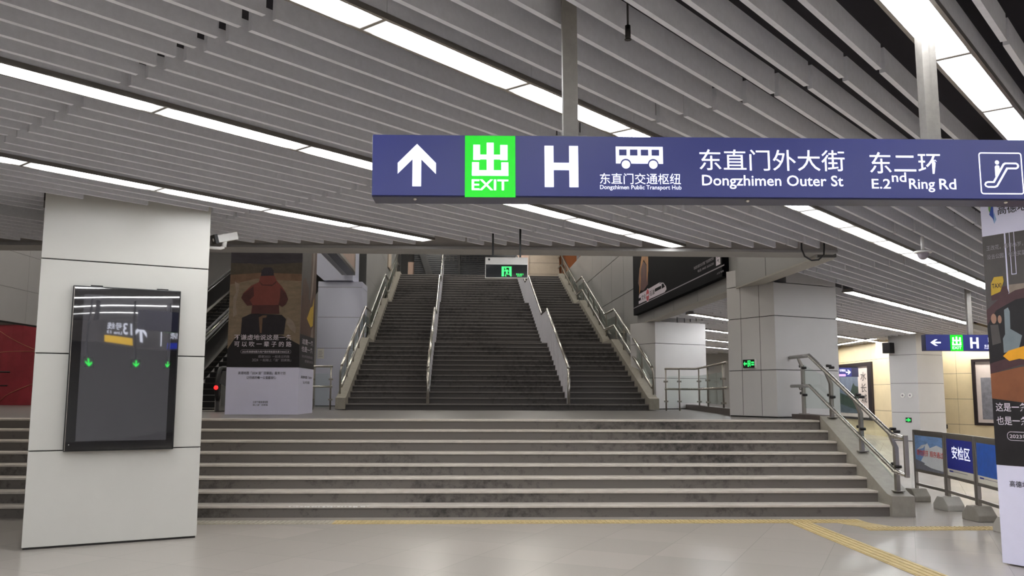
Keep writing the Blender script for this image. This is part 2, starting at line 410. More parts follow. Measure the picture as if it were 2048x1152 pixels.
# strips behind and beside the viewpoint light the hall too
def long_light(u, v, L):
    o = light_proto('ceiling_light', L, ''); o.location = uv(u, v, ZC); o.rotation_euler = (0, 0, pi/2-SA)
    tag(o, 'long white ceiling strip out of sight behind the viewpoint or a pillar', 'ceiling light', 'ceiling strips out of sight')
for v, u0, u1 in ((-8.5, -4, 1.8), (-6.065, -6, 1.8), (-3.67, -8, 1.8), (-1.23, -10, 4.4), (1.13, -9, 14), (3.53, -6, 14), (5.93, -3, 16), (8.33, 0, 18)):
    long_light(u0, v, u1-u0)
for v, u0, u1 in ((-1.23, 14, 34), (1.13, 16, 32), (-3.67, 20.3, 34), (-8.5, 20.5, 23.9), (-11.05, 23.3, 31), (-13.4, 28.6, 36), (-15.8, 33.2, 40)): long_light(u0, v, u1-u0)  # out of sight; the leading strips are added to brighten the cream walls
def washer(p, d, L, lab):
    o = light_proto('wall_washer', L, '', 'washer_diffuser'); o.location = p; o.rotation_euler = (0, 0, math.atan2(d.y, d.x)); tag(o, lab, 'wall light', None)
washer(Vector((14.9, 32.2, ZC)), Vector((.07, 1, 0)), 7, 'linear lamp along the top of the wall with the calligraphy picture')
washer(Vector((17.2, 32.6, ZC)), -PB, 7, 'linear lamp along the top of the cream wall right of the far pillar')
def roof_fill_light(a, b):  # unseen lamp added only to brighten the stairwell and the far left
    o = thing('ceiling_light', 'added fill lamp on the high stairwell ceiling, out of view above', 'ceiling light', ab(a, b, 9.4), TH, 'added fill lamps on the stairwell ceiling')
    m = MB('steel_dull'); m.box(-.65, .65, -.2, .2, .04, .1); m.build('frame', o, local=True)
    m = MB('roof_fill_diffuser'); m.box(-.62, .62, -.17, .17, 0, .04); m.build('diffuser', o, local=True)
for b in (-8, -3, 2, 7, 12, 17, 20.5):
    for a in (-2.2, 2.2): roof_fill_light(a, b)
for b in (-8, -3, 2, 7, 12):
    for a in (-6.8, -11, -15): roof_fill_light(a, b)

# ------------------------------------------------------------------ beams, pillars, walls
def struct(name, label, cat): return thing(name, label, cat, kind='structure')
bm_ = struct('trim_1', 'grey concrete beam across the head of the stair opening', 'beam')
mb = MB('beam_grey'); mb.box(-17, 5.2, 12.3, 12.75, 3.7, 9.6); mb.build('beam_face', bm_)
mb = MB('beam_lip'); mb.box(-17, 5.2, 12.28, 12.77, 3.655, 3.7); mb.build('beam_lip', bm_)
def pillar(key, label, z0, z1, joints, panel='pillar_enamel', sub=None):
    c, lr, lb = PIL[key]; o = thing('pillar', label, 'pillar', c + UP*z0, kind='structure')
    m = MB('pillar_core'); m.obox(c, PR, PB, UP, .012, lr-.012, .012, lb-.012, z0, z1-.02); m.build('core', o)
    zs = [z0+.022] + [x for j in joints for x in (j-.006, j+.006)] + [z1]
    for i in range(0, len(zs), 2):
        m = MB(panel); m.obox(c, PR, PB, UP, 0, lr, 0, lb, zs[i], zs[i+1]); m.build('cladding_panel', o, bevel=.004)
    return o
pillar('display', 'pale enamel pillar with the black display screen, in front of the steps', 0, 3.98, [1.0, 2.02, 3.03])
PG = pillar('grey', 'grey clad pillar on the landing beside the billboard wall', LZ, 3.62, [2.05, 3.02], 'wall_panel')
c, lr, lb = PIL['grey']
m = MB('wall_panel'); m.obox(c, PR, PB, UP, 0, .3, .83, lb, 3.632, 3.95); m.build('cladding_panel', PG, bevel=.004)
m = MB('wall_panel'); m.obox(c, PR, PB, UP, .32, lr, 0, lb, 3.632, 3.98); m.build('cladding_panel', PG, bevel=.004)
m = MB('wall_joint')
for x in (.37, .85): m.obox(c, PR, PB, UP, -.002, .001, x-.004, x+.004, LZ+.03, 3.6)
m.build('joint_line', PG)
pillar('low', 'pale pillar under the billboard wall beside the foot of the main stairs', LZ, 3.6, [2.05, 3.0], 'wall_panel')
pillar('far', 'pale pillar far down the corridor in front of the cream wall', 0, 3.98, [1.0, 2.02, 3.03], 'wall_panel')
# pillar left of the main stairs, set square to the stairs
o = struct('pillar', 'blue grey pillar left of the main stairs behind the glass railing', 'pillar')
zs = [1.22, 3.03, 3.04, 4.02, 4.03, 4.99, 5.0, 5.18]
for i in range(0, 8, 2):
    m = MB('cool_tint_panel'); m.box(-5.17, -3.76, 28, 29.3, zs[i], zs[i+1]); m.build('cladding_panel', o, bevel=.004)
m = MB('pillar_core'); m.box(-5.15, -3.78, 28.02, 29.28, 1.2, 5.16); m.build('core', o)
m = MB('cool_tint_panel'); m.extr([(-5.6, 27.85, 5.75), (-4.98, 27.85, 5.2), (-4.05, 27.85, 5.2), (-4.05, 27.85, 9.4), (-5.6, 27.85, 9.4)], (0, 1.4, 0)); m.build('bracket', o)

def wall(name, label, p0, p1, z0, z1, th, zj, wid, panelm, joint=.008, off=0):
    "clad wall whose visible side is on the right of p0->p1 ... panels stand proud of a dark core"
    p0, p1 = Vector(p0), Vector(p1); L = (p1-p0).length; r = (p1-p0).normalized(); n = r.cross(UP)
    o = struct(name, label, 'wall'); m = MB('wall_joint'); m.obox(p0, r, n, UP, 0, L, -th, -.012, z0, z1); m.build('core', o)
    zz = [z0] + [z for z in zj if z0 < z < z1] + [z1]; m = MB(panelm); nx = max(1, round(L/wid))
    for i in range(len(zz)-1):
        for k in range(nx): m.obox(p0, r, n, UP, L*k/nx+joint/2*(k > 0), L*(k+1)/nx-joint/2*(k < nx-1), -.012, 0, zz[i]+joint/2*(i > 0), zz[i+1]-joint/2*(i < len(zz)-2))
    m.build('cladding', o); return o
# billboard wall on the right of the stairs: hangs over the opening, then reaches down
def P2(a, b): return tuple(ab(a, b))
wr = wall('wall_right', 'grey clad wall right of the main stairs carrying the black billboard', P2(4.2, 13.7), P2(4.2, -9.65), 3.62, 9.5, .3, (4.75, 6.1, 7.45), 2.1, 'stair_wall', .025)
m = MB('concrete_pale'); m.obox(ab(4.2, 0), NA, EB, UP, 0, .3, -9.6, 6.2, 3.6, 3.63); m.build('soffit', wr)
m = MB('stair_wall'); m.obox(ab(4.2, 0), NA, EB, UP, 0, .3, 6.3, 26, 1.2, 3.62); m.obox(ab(4.2, 0), NA, EB, UP, 0, .3, 13.7, 26, 3.62, 7.5); m.build('lower_panel', wr)
wl = wall('wall_left', 'pale clad wall left of the main stairs beyond the blue grey pillar', P2(-4.15, 7.5), P2(-4.15, 24), 1.2, 9.5, .3, (4.0, 5.6, 7.2, 8.2), 3.2, 'stair_wall')
m = MB('stair_wall'); m.obox(ab(-4.45, 0), NA, EB, UP, -.3, 0, -4, 5.8, 5.35, 9.5); m.build('upper_panel', wl)
m = MB('beige_wall'); m.extr([(-5.0, 38, 9.4), (-5.0, 38, 7.75), (-4.6, 38, 7.12), (-3.98, 38, 7.12), (-3.98, 38, 9.4)], (0, 1.2, 0)); m.build('bulkhead', wl)
# top of the stairs
tp = struct('wall_back', 'end of the stairwell with a closed dark shutter between beige walls', 'wall')
m = MB('beige_wall'); m.obox(ab(0, 22.2), NA, EB, UP, 2.55, 4.15, 0, .3, 7.2, 9.5); m.build('beige_panel', tp)
m = MB('wall_joint'); m.obox(ab(0, 22.2), NA, EB, UP, 2.6, 4.15, -.004, 0, 7.72, 7.735); m.obox(ab(0, 22.2), NA, EB, UP, 2.6, 4.15, -.004, 0, 8.3, 8.315); m.build('joint_line', tp)
m = MB('pinkbeige'); m.obox(ab(0, 22.0), NA, EB, UP, 1.95, 2.55, 0, .5, 7.2, 9.5); m.obox(ab(0, 22.4), NA, EB, UP, -3.75, -3.05, 0, .3, 7.2, 8.3); m.build('pink_panel', tp)
m = MB('orange_wall'); m.obox(ab(0, 22.6), NA, EB, UP, 4.15, 6.5, 0, .3, 7.0, 9.5); m.build('orange_panel', tp)
m = MB('wall_panel'); m.obox(ab(0, 22.55), NA, EB, UP, 5.1, 5.25, -.1, 0, 7.0, 9.5); m.obox(ab(0, 22.55), NA, EB, UP, 5.5, 5.6, -.1, 0, 7.0, 9.5); m.build('downpipe', tp)
m = MB('shutter_black')
for k in range(22): m.obox(ab(0, 22.3), NA, EB, UP, -3.3, 1.95, -.02, .06, 7.22+.1*k, 7.30+.1*k)
m.obox(ab(0, 22.4), NA, EB, UP, -3.3, 1.95, 0, .05, 7.2, 9.5)
m.build('roller_shutter', tp)
m = MB('black_plastic'); m.extr([ab(-3.3, 22.1, 9.4), ab(-2.55, 22.1, 7.25), ab(-2.2, 22.1, 7.25), ab(-2.95, 22.1, 9.4)], EB*.12); m.obox(ab(0, 22.1), NA, EB, UP, -1.05, -.95, 0, .1, 7.25, 9.4); m.obox(ab(0, 22.0), NA, EB, UP, -3.95, -3.6, 0, .1, 7.25, 9.4); m.build('shutter_guide', tp)
m = MB('dark_metal')
for k in range(14): m.obox(ab(0, 21.9), NA, EB, UP, -1.9+.2*k, -1.86+.2*k, 0, .02, 8.3, 9.4)
m.build('hanging_bar', tp)
# closing walls of the hall and the stairwell roof
for nm, lab, b in (('wall_far_left', 'plain wall at the far left end of the hall', (-17.3, -17, -12, 46, 0, 9.6)), ('wall_behind', 'plain wall behind the viewpoint', (-17, 26, -12.3, -12, 0, 4.5)),
                   ('wall_far_right', 'plain wall at the right end of the hall', (26, 26.3, -12, 46, 0, 4.5)), ('wall_far_end', 'plain wall closing the far end of the hall', (-17, 26, 46, 46.3, 0, 9.6))):
    m = MB('wall_panel'); m.box(*b); tag(m.build(nm, kind='structure'), lab, 'wall')
m = MB('wall_panel'); m.box(-17, 5.2, 12.3, 46, 9.5, 9.7); tag(m.build('ceiling_stairwell', kind='structure'), 'high flat ceiling over the main stairs', 'ceiling')
# corridor on the right: cream walls
cw = wall('wall_corridor', 'cream stone wall carrying the calligraphy picture', (16.75, 46, 0), (15.7, 31.2, 0), 0, 4.25, .3, (1.0, 2.02, 3.03), 1.9, 'cream_stone', .012)
cw2 = wall('wall_corridor_near', 'cream stone wall right of the far pillar', tuple(Vector((17.6, 33, 0))+PB*2.4), tuple(Vector((17.6, 33, 0))-PB*9), 0, 4.25, .3, (.53, 1.47, 2.42, 3.36), 1.75, 'cream_stone', .012)
# grey wall and red mural at the far left
wall('wall_hanging', 'grey clad wall hanging over the landing at the far left', (-10.3, 15, 0), (-10.3, 24, 0), 3.15, 7, .3, (3.9, 4.7, 5.6), 1.3, 'wall_panel')

# ------------------------------------------------------------------ front steps and landing
fs = struct('staircase', 'eight wide stained stone steps up to the landing', 'steps')
T1, R1 = .33, .15
for k in range(8):
    y = Y0+T1*k; m = MB('riser_front'); m.box(-14, SX, y, y+.03, R1*k, R1*(k+1)-.03); m.build('riser', fs)
    m = MB('tread_stone'); m.box(-14, SX, y-.022, y+T1+.03, R1*(k+1)-.03, R1*(k+1)); m.build('tread', fs, bevel=.006)
m = MB('stringer_stone'); yz = [(11.62, 0), (11.62, .27), (11.75, .29), (13.97, 1.27), (13.97, 0)]
m.extr([(SX, y, z) for y, z in yz], (.31, 0, 0)); m.build('stringer', fs)
m = MB('kerb_dark'); m.box(SX+.002, SX+.31, 13.975, 15.25, 0, 1.275); m.build('stringer_kerb', fs)
m = MB('landing_stone'); m.extr([(x, y, LZ-.002) for x, y in ((-17, 14.06), (5.505, 14.06), (5.505, 15.25), (6.6, 16.0), (4.95, 16.7), (5.04, 17.5), (5.56, 21.6), (5.9, 24.5), (5.9, 45.9), (-17, 45.9))], (0, 0, -1.18))
m.m('stringer_stone')
tag(m.build('floor_landing', kind='structure'), 'pale stone landing between the front steps and the main stairs', 'floor')
m = MB('kerb_dark'); pts = [(4.95, 16.75), (5.04, 17.5), (5.56, 21.6), (5.85, 24.5)]
for i in range(3):
    a, b = Vector((*pts[i], 0)), Vector((*pts[i+1], 0)); r = (b-a).normalized(); m.obox(a, r, r.cross(UP), UP, 0, (b-a).length-.01, -.05, .2, LZ, LZ+.13)
tag(m.build('trim_2', kind='structure'), 'dark stone kerb under the glass railing at the landing edge', 'kerb')

# ------------------------------------------------------------------ main stairs
ms = struct('staircase', 'main stairs in three dark flights rising from the landing', 'stairs')
T2 = .44; RR = (.154, .154, .158); LL = 1.8; FL = []; b0, z0 = 0., LZ; HW = 3.8
for j in range(3):
    FL.append((b0, z0, RR[j]))
    for k in range(13):
        b, z = b0+T2*k, z0+RR[j]*k
        m = MB('riser_main'); m.obox(ab(0, 0), NA, EB, UP, -HW, HW, b, b+.03, z, z+RR[j]-.03); m.build('riser', ms)
        d = T2 if k < 12 else (LL if j < 2 else 4.0)
        m = MB('tread_main'); m.obox(ab(0, 0), NA, EB, UP, -HW, HW, b-.025, b+d+.03, z+RR[j]-.03, z+RR[j]); m.build('tread', ms)
    b0 += 12*T2+LL; z0 += 13*RR[j]
TOPB = FL[2][0]+12*T2; TOPZ = z0
def nosing(b):
    for j in (2, 1, 0):
        bj, zj, r = FL[j]
        if b >= bj-.0001:
            return min(zj+r+(b-bj)/T2*r, zj+13*r) if b < bj+12*T2 else zj+13*r
    return LZ
prof = [(-.14, LZ+.02), (-.14, LZ+.3)]
for j in range(3):
    bj, zj, r = FL[j]; prof += [(bj+.05, zj+.32), (bj+12*T2, zj+13*r+.13), (bj+12*T2+.35, zj+13*r+.13)]
    if j < 2: prof += [(bj+12*T2+LL-.2, zj+13*r+.13), (bj+12*T2+LL-.1, zj+13*r+.25)]
prof += [(TOPB+2.5, TOPZ+.13), (TOPB+2.5, LZ+.02)]
for s in (-1, 1):
    m = MB('stringer_stone'); a = HW if s > 0 else -HW-.24
    m.extr([ab(a+.001, b, z) for b, z in prof], NA*.24); m.build('stringer', ms)
def stair_rail(a, label, sgn):
    o = thing('handrail', label, 'handrail', ab(a, 0, LZ))
    lands = []
    def line(h): 
        p = [(.22, LZ+h)]
        for j in range(3):
            bj, zj, r = FL[j]; p.append((bj+12*T2+.2, zj+13*r+h)); p.append((bj+12*T2+LL+.2, zj+13*r+h)) if j < 2 else p.append((TOPB+1.4, TOPZ+h))
        return p
    for nm, h in (('upper_rail', 1.1), ('lower_rail', .58)):
        m = MB('steel'); m.tube([ab(a, b, z) for b, z in line(h)], .038, 10); m.build(nm, o)
    def zs(b):
        for j in range(3):
            bj, zj, r = FL[j]
            if b < bj+12*T2+LL or j == 2: return min(max(zj+.32+(b-bj)/(12*T2)*(13*r-.19), zj+.13), zj+13*r+.13)
    def zr(b, h):
        p = line(h)
        for i in range(len(p)-1):
            if p[i][0] <= b <= p[i+1][0]: t = (b-p[i][0])/(p[i+1][0]-p[i][0]); return p[i][1]+t*(p[i+1][1]-p[i][1])
        return p[0][1] if b < p[0][0] else p[-1][1]
    bs = [.22]
    for j in range(3):
        bj = FL[j][0]; bs += [bj+1.55, bj+2.85, bj+4.15, bj+12*T2+.12] + ([bj+12*T2+LL+.1] if j < 2 else [])
    aa = a+.03*sgn
    for b in bs:
        m = MB('steel_dull'); zt = zr(b, 1.1); m.tube([ab(aa, b, zs(b)), ab(aa, b, zt-.14), ab(a, b, zt-.02)], .022, 8); m.build('post', o)
    for i in range(len(bs)-1):
        p, q = bs[i]+.05, bs[i+1]-.05; m = MB('rail_glass')
        pts = [(p, zs(p)+.12), (q, zs(q)+.12), (q, zr(q, 1.1)-.2), (p, zr(p, 1.1)-.2)]
        m.extr([ab(aa+.02*sgn, b, z) for b, z in pts], NA*.012*sgn); m.build('glass_panel', o)
    return o
stair_rail(-3.95, 'double steel handrail with glass panels along the left side of the main stairs', -1)
stair_rail(3.95, 'double steel handrail with glass panels along the right side of the main stairs', 1)
def divider(a, label):
    o = thing('balustrade', label, 'balustrade', ab(a, .1, LZ)); p = [(.12, LZ+1.08)]
    for j in range(3):
        bj, zj, r = FL[j]; p.append((bj+12*T2+.15, zj+13*r+1.08)); p.append((bj+12*T2+LL+.1, zj+13*r+1.08)) if j < 2 else p.append((TOPB+1.2, TOPZ+1.08))
    m = MB('steel'); m.tube([ab(a, b, z) for b, z in p], .038, 12); m.ball(ab(a, .12, LZ+1.08), .042); m.build('top_rail', o)
    m = MB('steel'); m.tube([ab(a, .12, LZ), ab(a, .12, LZ+1.05)], .038, 12); m.build('end_post', o)
    def zr(b):
        for i in range(len(p)-1):
            if p[i][0] <= b <= p[i+1][0]: t = (b-p[i][0])/(p[i+1][0]-p[i][0]); return p[i][1]+t*(p[i+1][1]-p[i][1])
        return p[-1][1]
    for j in range(3):
        bj, zj, r = FL[j]
        cells = [(bj+T2*k+(.17 if k == 0 and j == 0 else .02), bj+T2*(k+1)-.015, zj+r*(k+1)) for k in range(12)]
        zt = zj+13*r; B = bj+12*T2
        cells += [(B+.02+.445*i, B+.445*(i+1), zt) for i in range(4)] if j < 2 else [(B+.02+.4*i, B+.4*(i+1), zt) for i in range(3)]
        for b1, b2, z in cells:
            m = MB('steel_panel'); h = (b1+b2)/2
            for x1, x2 in ((b1, h-.012), (h+.012, b2)):
                m.extr([ab(a-.01, x1, z+.004), ab(a-.01, x2, z+.004), ab(a-.01, x2, zr(x2)-.045), ab(a-.01, x1, zr(x1)-.045)], NA*.02)
            for x in (b1+.02, h):
                m.tube([ab(a, x, z+.004), ab(a, x, zr(x)-.04)], .02, 6, False)
            m.build('infill_panel', o)
    return o
divider(-1.78, 'steel balustrade dividing the left lane of the main stairs')
divider(1.78, 'shiny steel balustrade dividing the right lane of the main stairs')

# ------------------------------------------------------------------ railings
def glass_rail(name, label, pts, hz, hl, posts, gap=True):
    o = thing(name, label, 'railing', pts[0])
    P = [Vector(p) for p in pts]
    for nm, h in (('upper_rail', hz), ('lower_rail', hl)):
        m = MB('steel'); m.tube([p+UP*h for p in P], .026, 10); m.build(nm, o)
    for p, z in posts:
        p = Vector(p); m = MB('steel_dull'); m.tube([p+UP*z, p+UP*(hz-.02)], .02, 8); m.box(p.x-.05, p.x+.05, p.y-.03, p.y+.03, hz-.34, hz-.3); m.box(p.x-.05, p.x+.05, p.y-.03, p.y+.03, hz-.84, hz-.8); m.build('post', o)
    for i in range(len(posts)-1):
        a, b = Vector(posts[i][0]), Vector(posts[i+1][0]); z = max(posts[i][1], posts[i+1][1]); r = (b-a).normalized(); n = r.cross(UP); L = (b-a).length
        m = MB('rail_glass'); m.obox(a, r, n, UP, .04, L-.04, -.006, .006, z+.06, hz-.18); m.build('glass_panel', o)
    return o
glass_rail('glass_railing', 'glass railing with steel rails along the right edge of the landing', [(4.72, 22.0, 0), (5.5, 21.9, 0), (5.0, 17.4, 0)], 2.25, 1.74,
           [((4.75, 22.0, 0), LZ), ((5.08, 21.95, 0), LZ), ((5.47, 21.5, 0), LZ+.135), ((5.32, 20.1, 0), LZ+.135), ((5.06, 17.9, 0), LZ+.135)])
glass_rail('glass_railing', 'short glass railing between the printed box and the left foot of the main stairs', [(-3.62, 21.9, 0), (-5.3, 21.9, 0)], 2.27, 1.77,
           [((-3.66, 21.9, 0), LZ), ((-4.1, 21.9, 0), LZ), ((-4.7, 21.9, 0), LZ), ((-5.25, 21.9, 0), LZ)])
# handrail of the front steps
o = thing('handrail', 'double steel handrail with glass panels on the right side of the front steps', 'handrail', (5.66, 13, 0))
up_ = [(15.5, 2.27), (14.58, 2.27), (11.69, 1.06), (11.37, 1.05)]; lo_ = [(15.45, 1.76), (14.61, 1.76), (11.67, .59), (11.37, .57)]
m = MB('steel'); m.tube([(5.6, y, z) for y, z in up_], .034, 12); m.build('upper_rail', o)
m = MB('steel'); m.tube([(5.6, y, z) for y, z in lo_], .03, 12); m.build('lower_rail', o)
m = MB('steel_dull'); m.box(5.57, 5.63, 11.33, 11.37, .54, 1.09); m.build('end_plate', o, bevel=.008)
def zi(l, y):
    for i in range(len(l)-1):
        if l[i+1][0] <= y <= l[i][0]: t = (l[i][0]-y)/(l[i][0]-l[i+1][0]); return l[i][1]+t*(l[i+1][1]-l[i][1])
py = [(15.1, 1.276), (13.9, 1.245), (12.85, .78), (11.8, .318)]
for y, z in py:
    m = MB('steel_dull'); zt = zi(up_, y); m.box(5.655, 5.705, y-.035, y+.035, z+.01, zt-.2)
    m.extr([(5.655, y-.03, zt-.2), (5.705, y-.03, zt-.2), (5.62, y-.03, zt-.02), (5.585, y-.03, zt-.02)], (0, .06, 0))
    m.box(5.61, 5.75, y-.07, y+.07, z, z+.012); m.tube([(5.6, y+.02, zi(lo_, y)), (5.63, y+.02, zi(lo_, y)-.06), (5.67, y+.02, zi(lo_, y)-.06)], .011, 6)
    for dz in (.33, .8): m.m('dark_metal').tube([(5.64, y-.055, z+dz), (5.72, y-.055, z+dz)], .022, 8); m.tube([(5.64, y+.055, z+dz+.03), (5.72, y+.055, z+dz+.03)], .022, 8); m.m('steel_dull')
    m.build('post', o)
for i in range(3):
    (ya, za), (yb, zb) = py[i], py[i+1]; ya -= .05; yb += .05; m = MB('rail_glass')
    m.extr([(5.675, ya, za+.1), (5.675, yb, zb+.14), (5.675, yb, zi(up_, yb)-.14), (5.675, ya, zi(up_, ya)-.14)], (.01, 0, 0)); m.build('glass_panel', o)
# little railing by the mural
o = thing('railing', 'dark thin railing in front of the red mural at the far left', 'railing', (-15, 26.5, LZ))
m = MB('dark_metal'); m.tube([(-16.95, 26.5, 2.2), (-13.9, 26.5, 2.2)], .025); m.build('upper_rail', o)
m = MB('dark_metal'); m.tube([(-16.95, 26.5, 1.8), (-13.95, 26.5, 1.8)], .02); m.build('lower_rail', o)
for x in (-16.2, -15.2, -14.3): m = MB('steel_dull'); m.tube([(x, 26.5, LZ), (x, 26.5, 2.0), (x+.06, 26.45, 2.19)], .03, 8); m.build('post', o)
o = thing('mural', 'curved red mural with thin gold arcs at the far left', 'mural', (-14.5, 29, LZ))
m = MB('mural_red'); n = 16
arc = [(-16.9+5.4*i/n, 28.3+1.2*((i/n-.5)*2)**2) for i in range(n+1)]
for i in range(n):
    (xa, ya), (xb, yb) = arc[i], arc[i+1]; m.add([(xa, ya, LZ), (xb, yb, LZ), (xb, yb, 3.85), (xa, ya, 3.85), (xa, ya+.1, LZ), (xb, yb+.1, LZ), (xb, yb+.1, 3.85), (xa, ya+.1, 3.85)], [(0, 1, 2, 3), (5, 4, 7, 6), (3, 2, 6, 7)])
m.build('board', o)
m = MB('kerb_dark')
for i in range(n):
    (xa, ya), (xb, yb) = arc[i], arc[i+1]; m.add([(xa, ya-.03, 3.75), (xb, yb-.03, 3.75), (xb, yb-.03, 3.95), (xa, ya-.03, 3.95), (xa, ya+.13, 3.95), (xb, yb+.13, 3.95)], [(0, 1, 2, 3), (3, 2, 5, 4)])
m.build('top_edge', o)
m = MB('mural_gold')
def my(x): return 28.3+1.2*((x+16.9)/5.4*2-1)**2-.012
for f in (lambda t: (-15.6+3.2*t, 3.7-2.0*t+.9*t*t), lambda t: (-16.5+4*t, 2.75+.3*sin(t*2.4)-.25*t), lambda t: (-15.2+2.8*t, 1.3+1.1*t**.7)):
    m.tube([(f(i/14)[0], my(f(i/14)[0]), f(i/14)[1]) for i in range(15)], .007, 5)
m.build('gold_lines', o)

# ================================================================== THINGS
# ------------------------------------------------------------------ wayfinding signs
def big_arrow(m, pl, a0, a1, b0, b1, d, deg=0):
    "straight arrow with a chevron head, pointing up, turned by deg"
    cx, cy = (a0+a1)/2, (b0+b1)/2; w, h = (a1-a0)/2, (b1-b0)/2
    pts = [(0, 1), (1, .1), (1, -.42), (.23, .27), (.23, -1), (-.23, -1), (-.23, .27), (-1, -.42), (-1, .1)]
    c, s = cos(rad(deg)), sin(rad(deg))
    m.pp(pl, [(cx+(x*w)*c-(y*h)*s, cy+(x*w)*s+(y*h)*c) for x, y in pts], d)
def exit_panel(o, pl, a0, a1, b0, b1, d):
    m = MB('sign_green'); m.obox(pl.o, pl.r, pl.u, pl.n, a0, a1, b0, b1, .0005, d); e = m.build('exit_panel', o, local=True)
    w, h = a1-a0, b1-b0; X = lambda t: a0+w*t; Y = lambda t: b0+h*t; m = MB('letter_white'); D = d+.001
    for r in ((.165, .30, .60, .87-.02), (.30, .70, .61, .70-.01), (.70, .845, .60, .87-.02), (.43, .57, .44, .885), (.14, .28, .345, .565), (.72, .86, .345, .565), (.14, .86, .345, .435)): m.rect(pl, X(r[0]), X(r[1]), Y(r[2]), Y(r[3]), D)
    m.text(pl, 'EXIT', X(.135), X(.86), Y(.11), Y(.285), D, .03); m.build('exit_lettering', e, local=True)
def bus(o, pl, a0, a1, b0, b1, d):
    w, h = a1-a0, b1-b0; X = lambda t: a0+w*t; Y = lambda t: b0+h*t; m = MB('letter_white')
    # body as strips around four windows, wheels below
    m.rect(pl, X(0), X(1), Y(.24), Y(.6), d); m.rect(pl, X(0), X(1), Y(.87), Y(1), d)
    xs = [0, .07, .23, .3, .46, .53, .69, .76, .92, 1]
    for i in range(0, 9, 2): m.rect(pl, X(xs[i]), X(xs[i+1]), Y(.6), Y(.87), d)
    m.m('sign_navy'); m.disc(pl, X(.21), Y(.22), w*.115, d+.0006); m.disc(pl, X(.79), Y(.22), w*.115, d+.0006)
    m.m('letter_white'); m.disc(pl, X(.21), Y(.2), w*.09, d+.0012); m.disc(pl, X(.79), Y(.2), w*.09, d+.0012); m.build('bus_pictogram', o, local=True)
def letter_h(o, pl, a0, a1, b0, b1, d):
    m = MB('letter_white'); w = (a1-a0)*.27; c = (b0+b1)/2; t = (b1-b0)*.09
    m.rect(pl, a0, a0+w, b0, b1, d); m.rect(pl, a1-w, a1, b0, b1, d); m.rect(pl, a0+w, a1-w, c-t, c+t, d); m.build('letter_h', o, local=True)
def put(o, name, pl, t, a0, a1, b0, b1, d, bold=.012, mt='letter_white'): m = MB(mt); m.text(pl, t, a0, a1, b0, b1, d, bold); return m.build(name, o, local=True)
def housing(o, L, H, T, y=0):
    m = MB('sign_navy_dark'); m.box(0, L, 0, T, -.004, H); m.build('housing', o, bevel=.006, local=True)
    m = MB('sign_navy'); m.box(.004, L-.004, -.012, .0, .004, H-.004); m.build('face_panel', o, local=True)
def sign_rest(o, pl, X, Y, d):
    "writing shared by the two signs: X, Y turn overhead-sign pixel columns and rows into metres"
    exit_panel(o, pl, X(925), X(1023), Y(394), Y(271), d+.006)
    letter_h(o, pl, X(1080), X(1146), Y(373), Y(289.5), d)
    bus(o, pl, X(1220), X(1313), Y(335.5), Y(290), d)
    put(o, 'chinese_lettering', pl, '东直门交通枢纽', X(1188), X(1347), Y(366), Y(344), d, .004)
    put(o, 'latin_lettering', pl, 'Dongzhimen Public Transport Hub', X(1188), X(1348), Y(379), Y(368), d, .008)
    put(o, 'chinese_lettering', pl, '东直门外大街', X(1385), X(1675), Y(337), Y(294), d, .003)
    put(o, 'latin_lettering', pl, 'Dongzhimen Outer St', X(1389), X(1670), Y(374.5), Y(346), d, .01)
    put(o, 'chinese_lettering', pl, '东二环', X(1725), X(1868), Y(341), Y(297), d, .003)
    put(o, 'latin_lettering', pl, 'E.2', X(1727), X(1765), Y(372), Y(352), d, .01)
    put(o, 'latin_lettering', pl, 'nd', X(1768), X(1797), Y(358), Y(338.5), d, .01)
    put(o, 'latin_lettering', pl, 'Ring', X(1802), X(1854), Y(378.5), Y(351), d, .01); put(o, 'latin_lettering', pl, 'Rd', X(1863), X(1897), Y(372.5), Y(351), d, .01)
    m = MB('letter_white'); m.rrect_ring(pl, X(1946), X(2034), Y(382), Y(296), .016, .007, d)
    # escalator pictogram: handrail loop as an outline, and a rider
    q = lambda t: [(X(1946+88*x), Y(382-86*y)) for x, y in t]
    outer = [(.09, .23), (.12, .18), (.17, .155), (.34, .155), (.40, .18), (.66, .60), (.86, .60), (.91, .63), (.93, .68), (.91, .73), (.86, .76), (.60, .76), (.55, .73), (.30, .31), (.17, .31), (.12, .29)]
    inner = [(.13, .23), (.145, .205), (.175, .195), (.325, .195), (.37, .215), (.63, .64), (.85, .64), (.875, .655), (.885, .68), (.875, .705), (.85, .72), (.62, .72), (.585, .70), (.33, .27), (.175, .27), (.145, .255)]
    m.ring(pl, q(outer), q(inner), d); m.disc(pl, X(1946+88*.42), Y(382-86*.76), .012, d); m.pp(pl, q([(.36, .42), (.47, .58), (.47, .66), (.45, .69), (.39, .69), (.36, .66)]), d)
    m.build('escalator_pictogram', o, local=True)
MX = lambda x: (x-745)*3.62/1303
MY = lambda y: .34-(y-268.5)*.34/123.5
LOC = Vector((-.58, 4.6, 2.66))
o = thing('direction_sign', 'long navy overhead sign hanging in front with up arrow, green EXIT and white lettering', 'sign', LOC)
o.rotation_euler = (0, rad(-.36), 0)
housing(o, 3.74, .34, .17)
pl = Pl((0, -.012, 0), (1, 0, 0))
m = MB('letter_white'); big_arrow(m, pl, MX(795), MX(869), MY(373), MY(288), .001); m.build('arrow', o, local=True)
sign_rest(o, pl, MX, MY, .001)
for x, nm in ((1120, 'hanger_pole'), (1856, 'hanger_pole')):
    m = MB('grey_paint'); a = MX(x); m.box(a+.0, a+.082, .05, .12, .34, 1.64); m.box(a+.0, a+.04, .045, .05, .34, 1.64); m.box(a-.05, a+.13, .02, .15, .338, .35); m.build(nm, o, local=True)
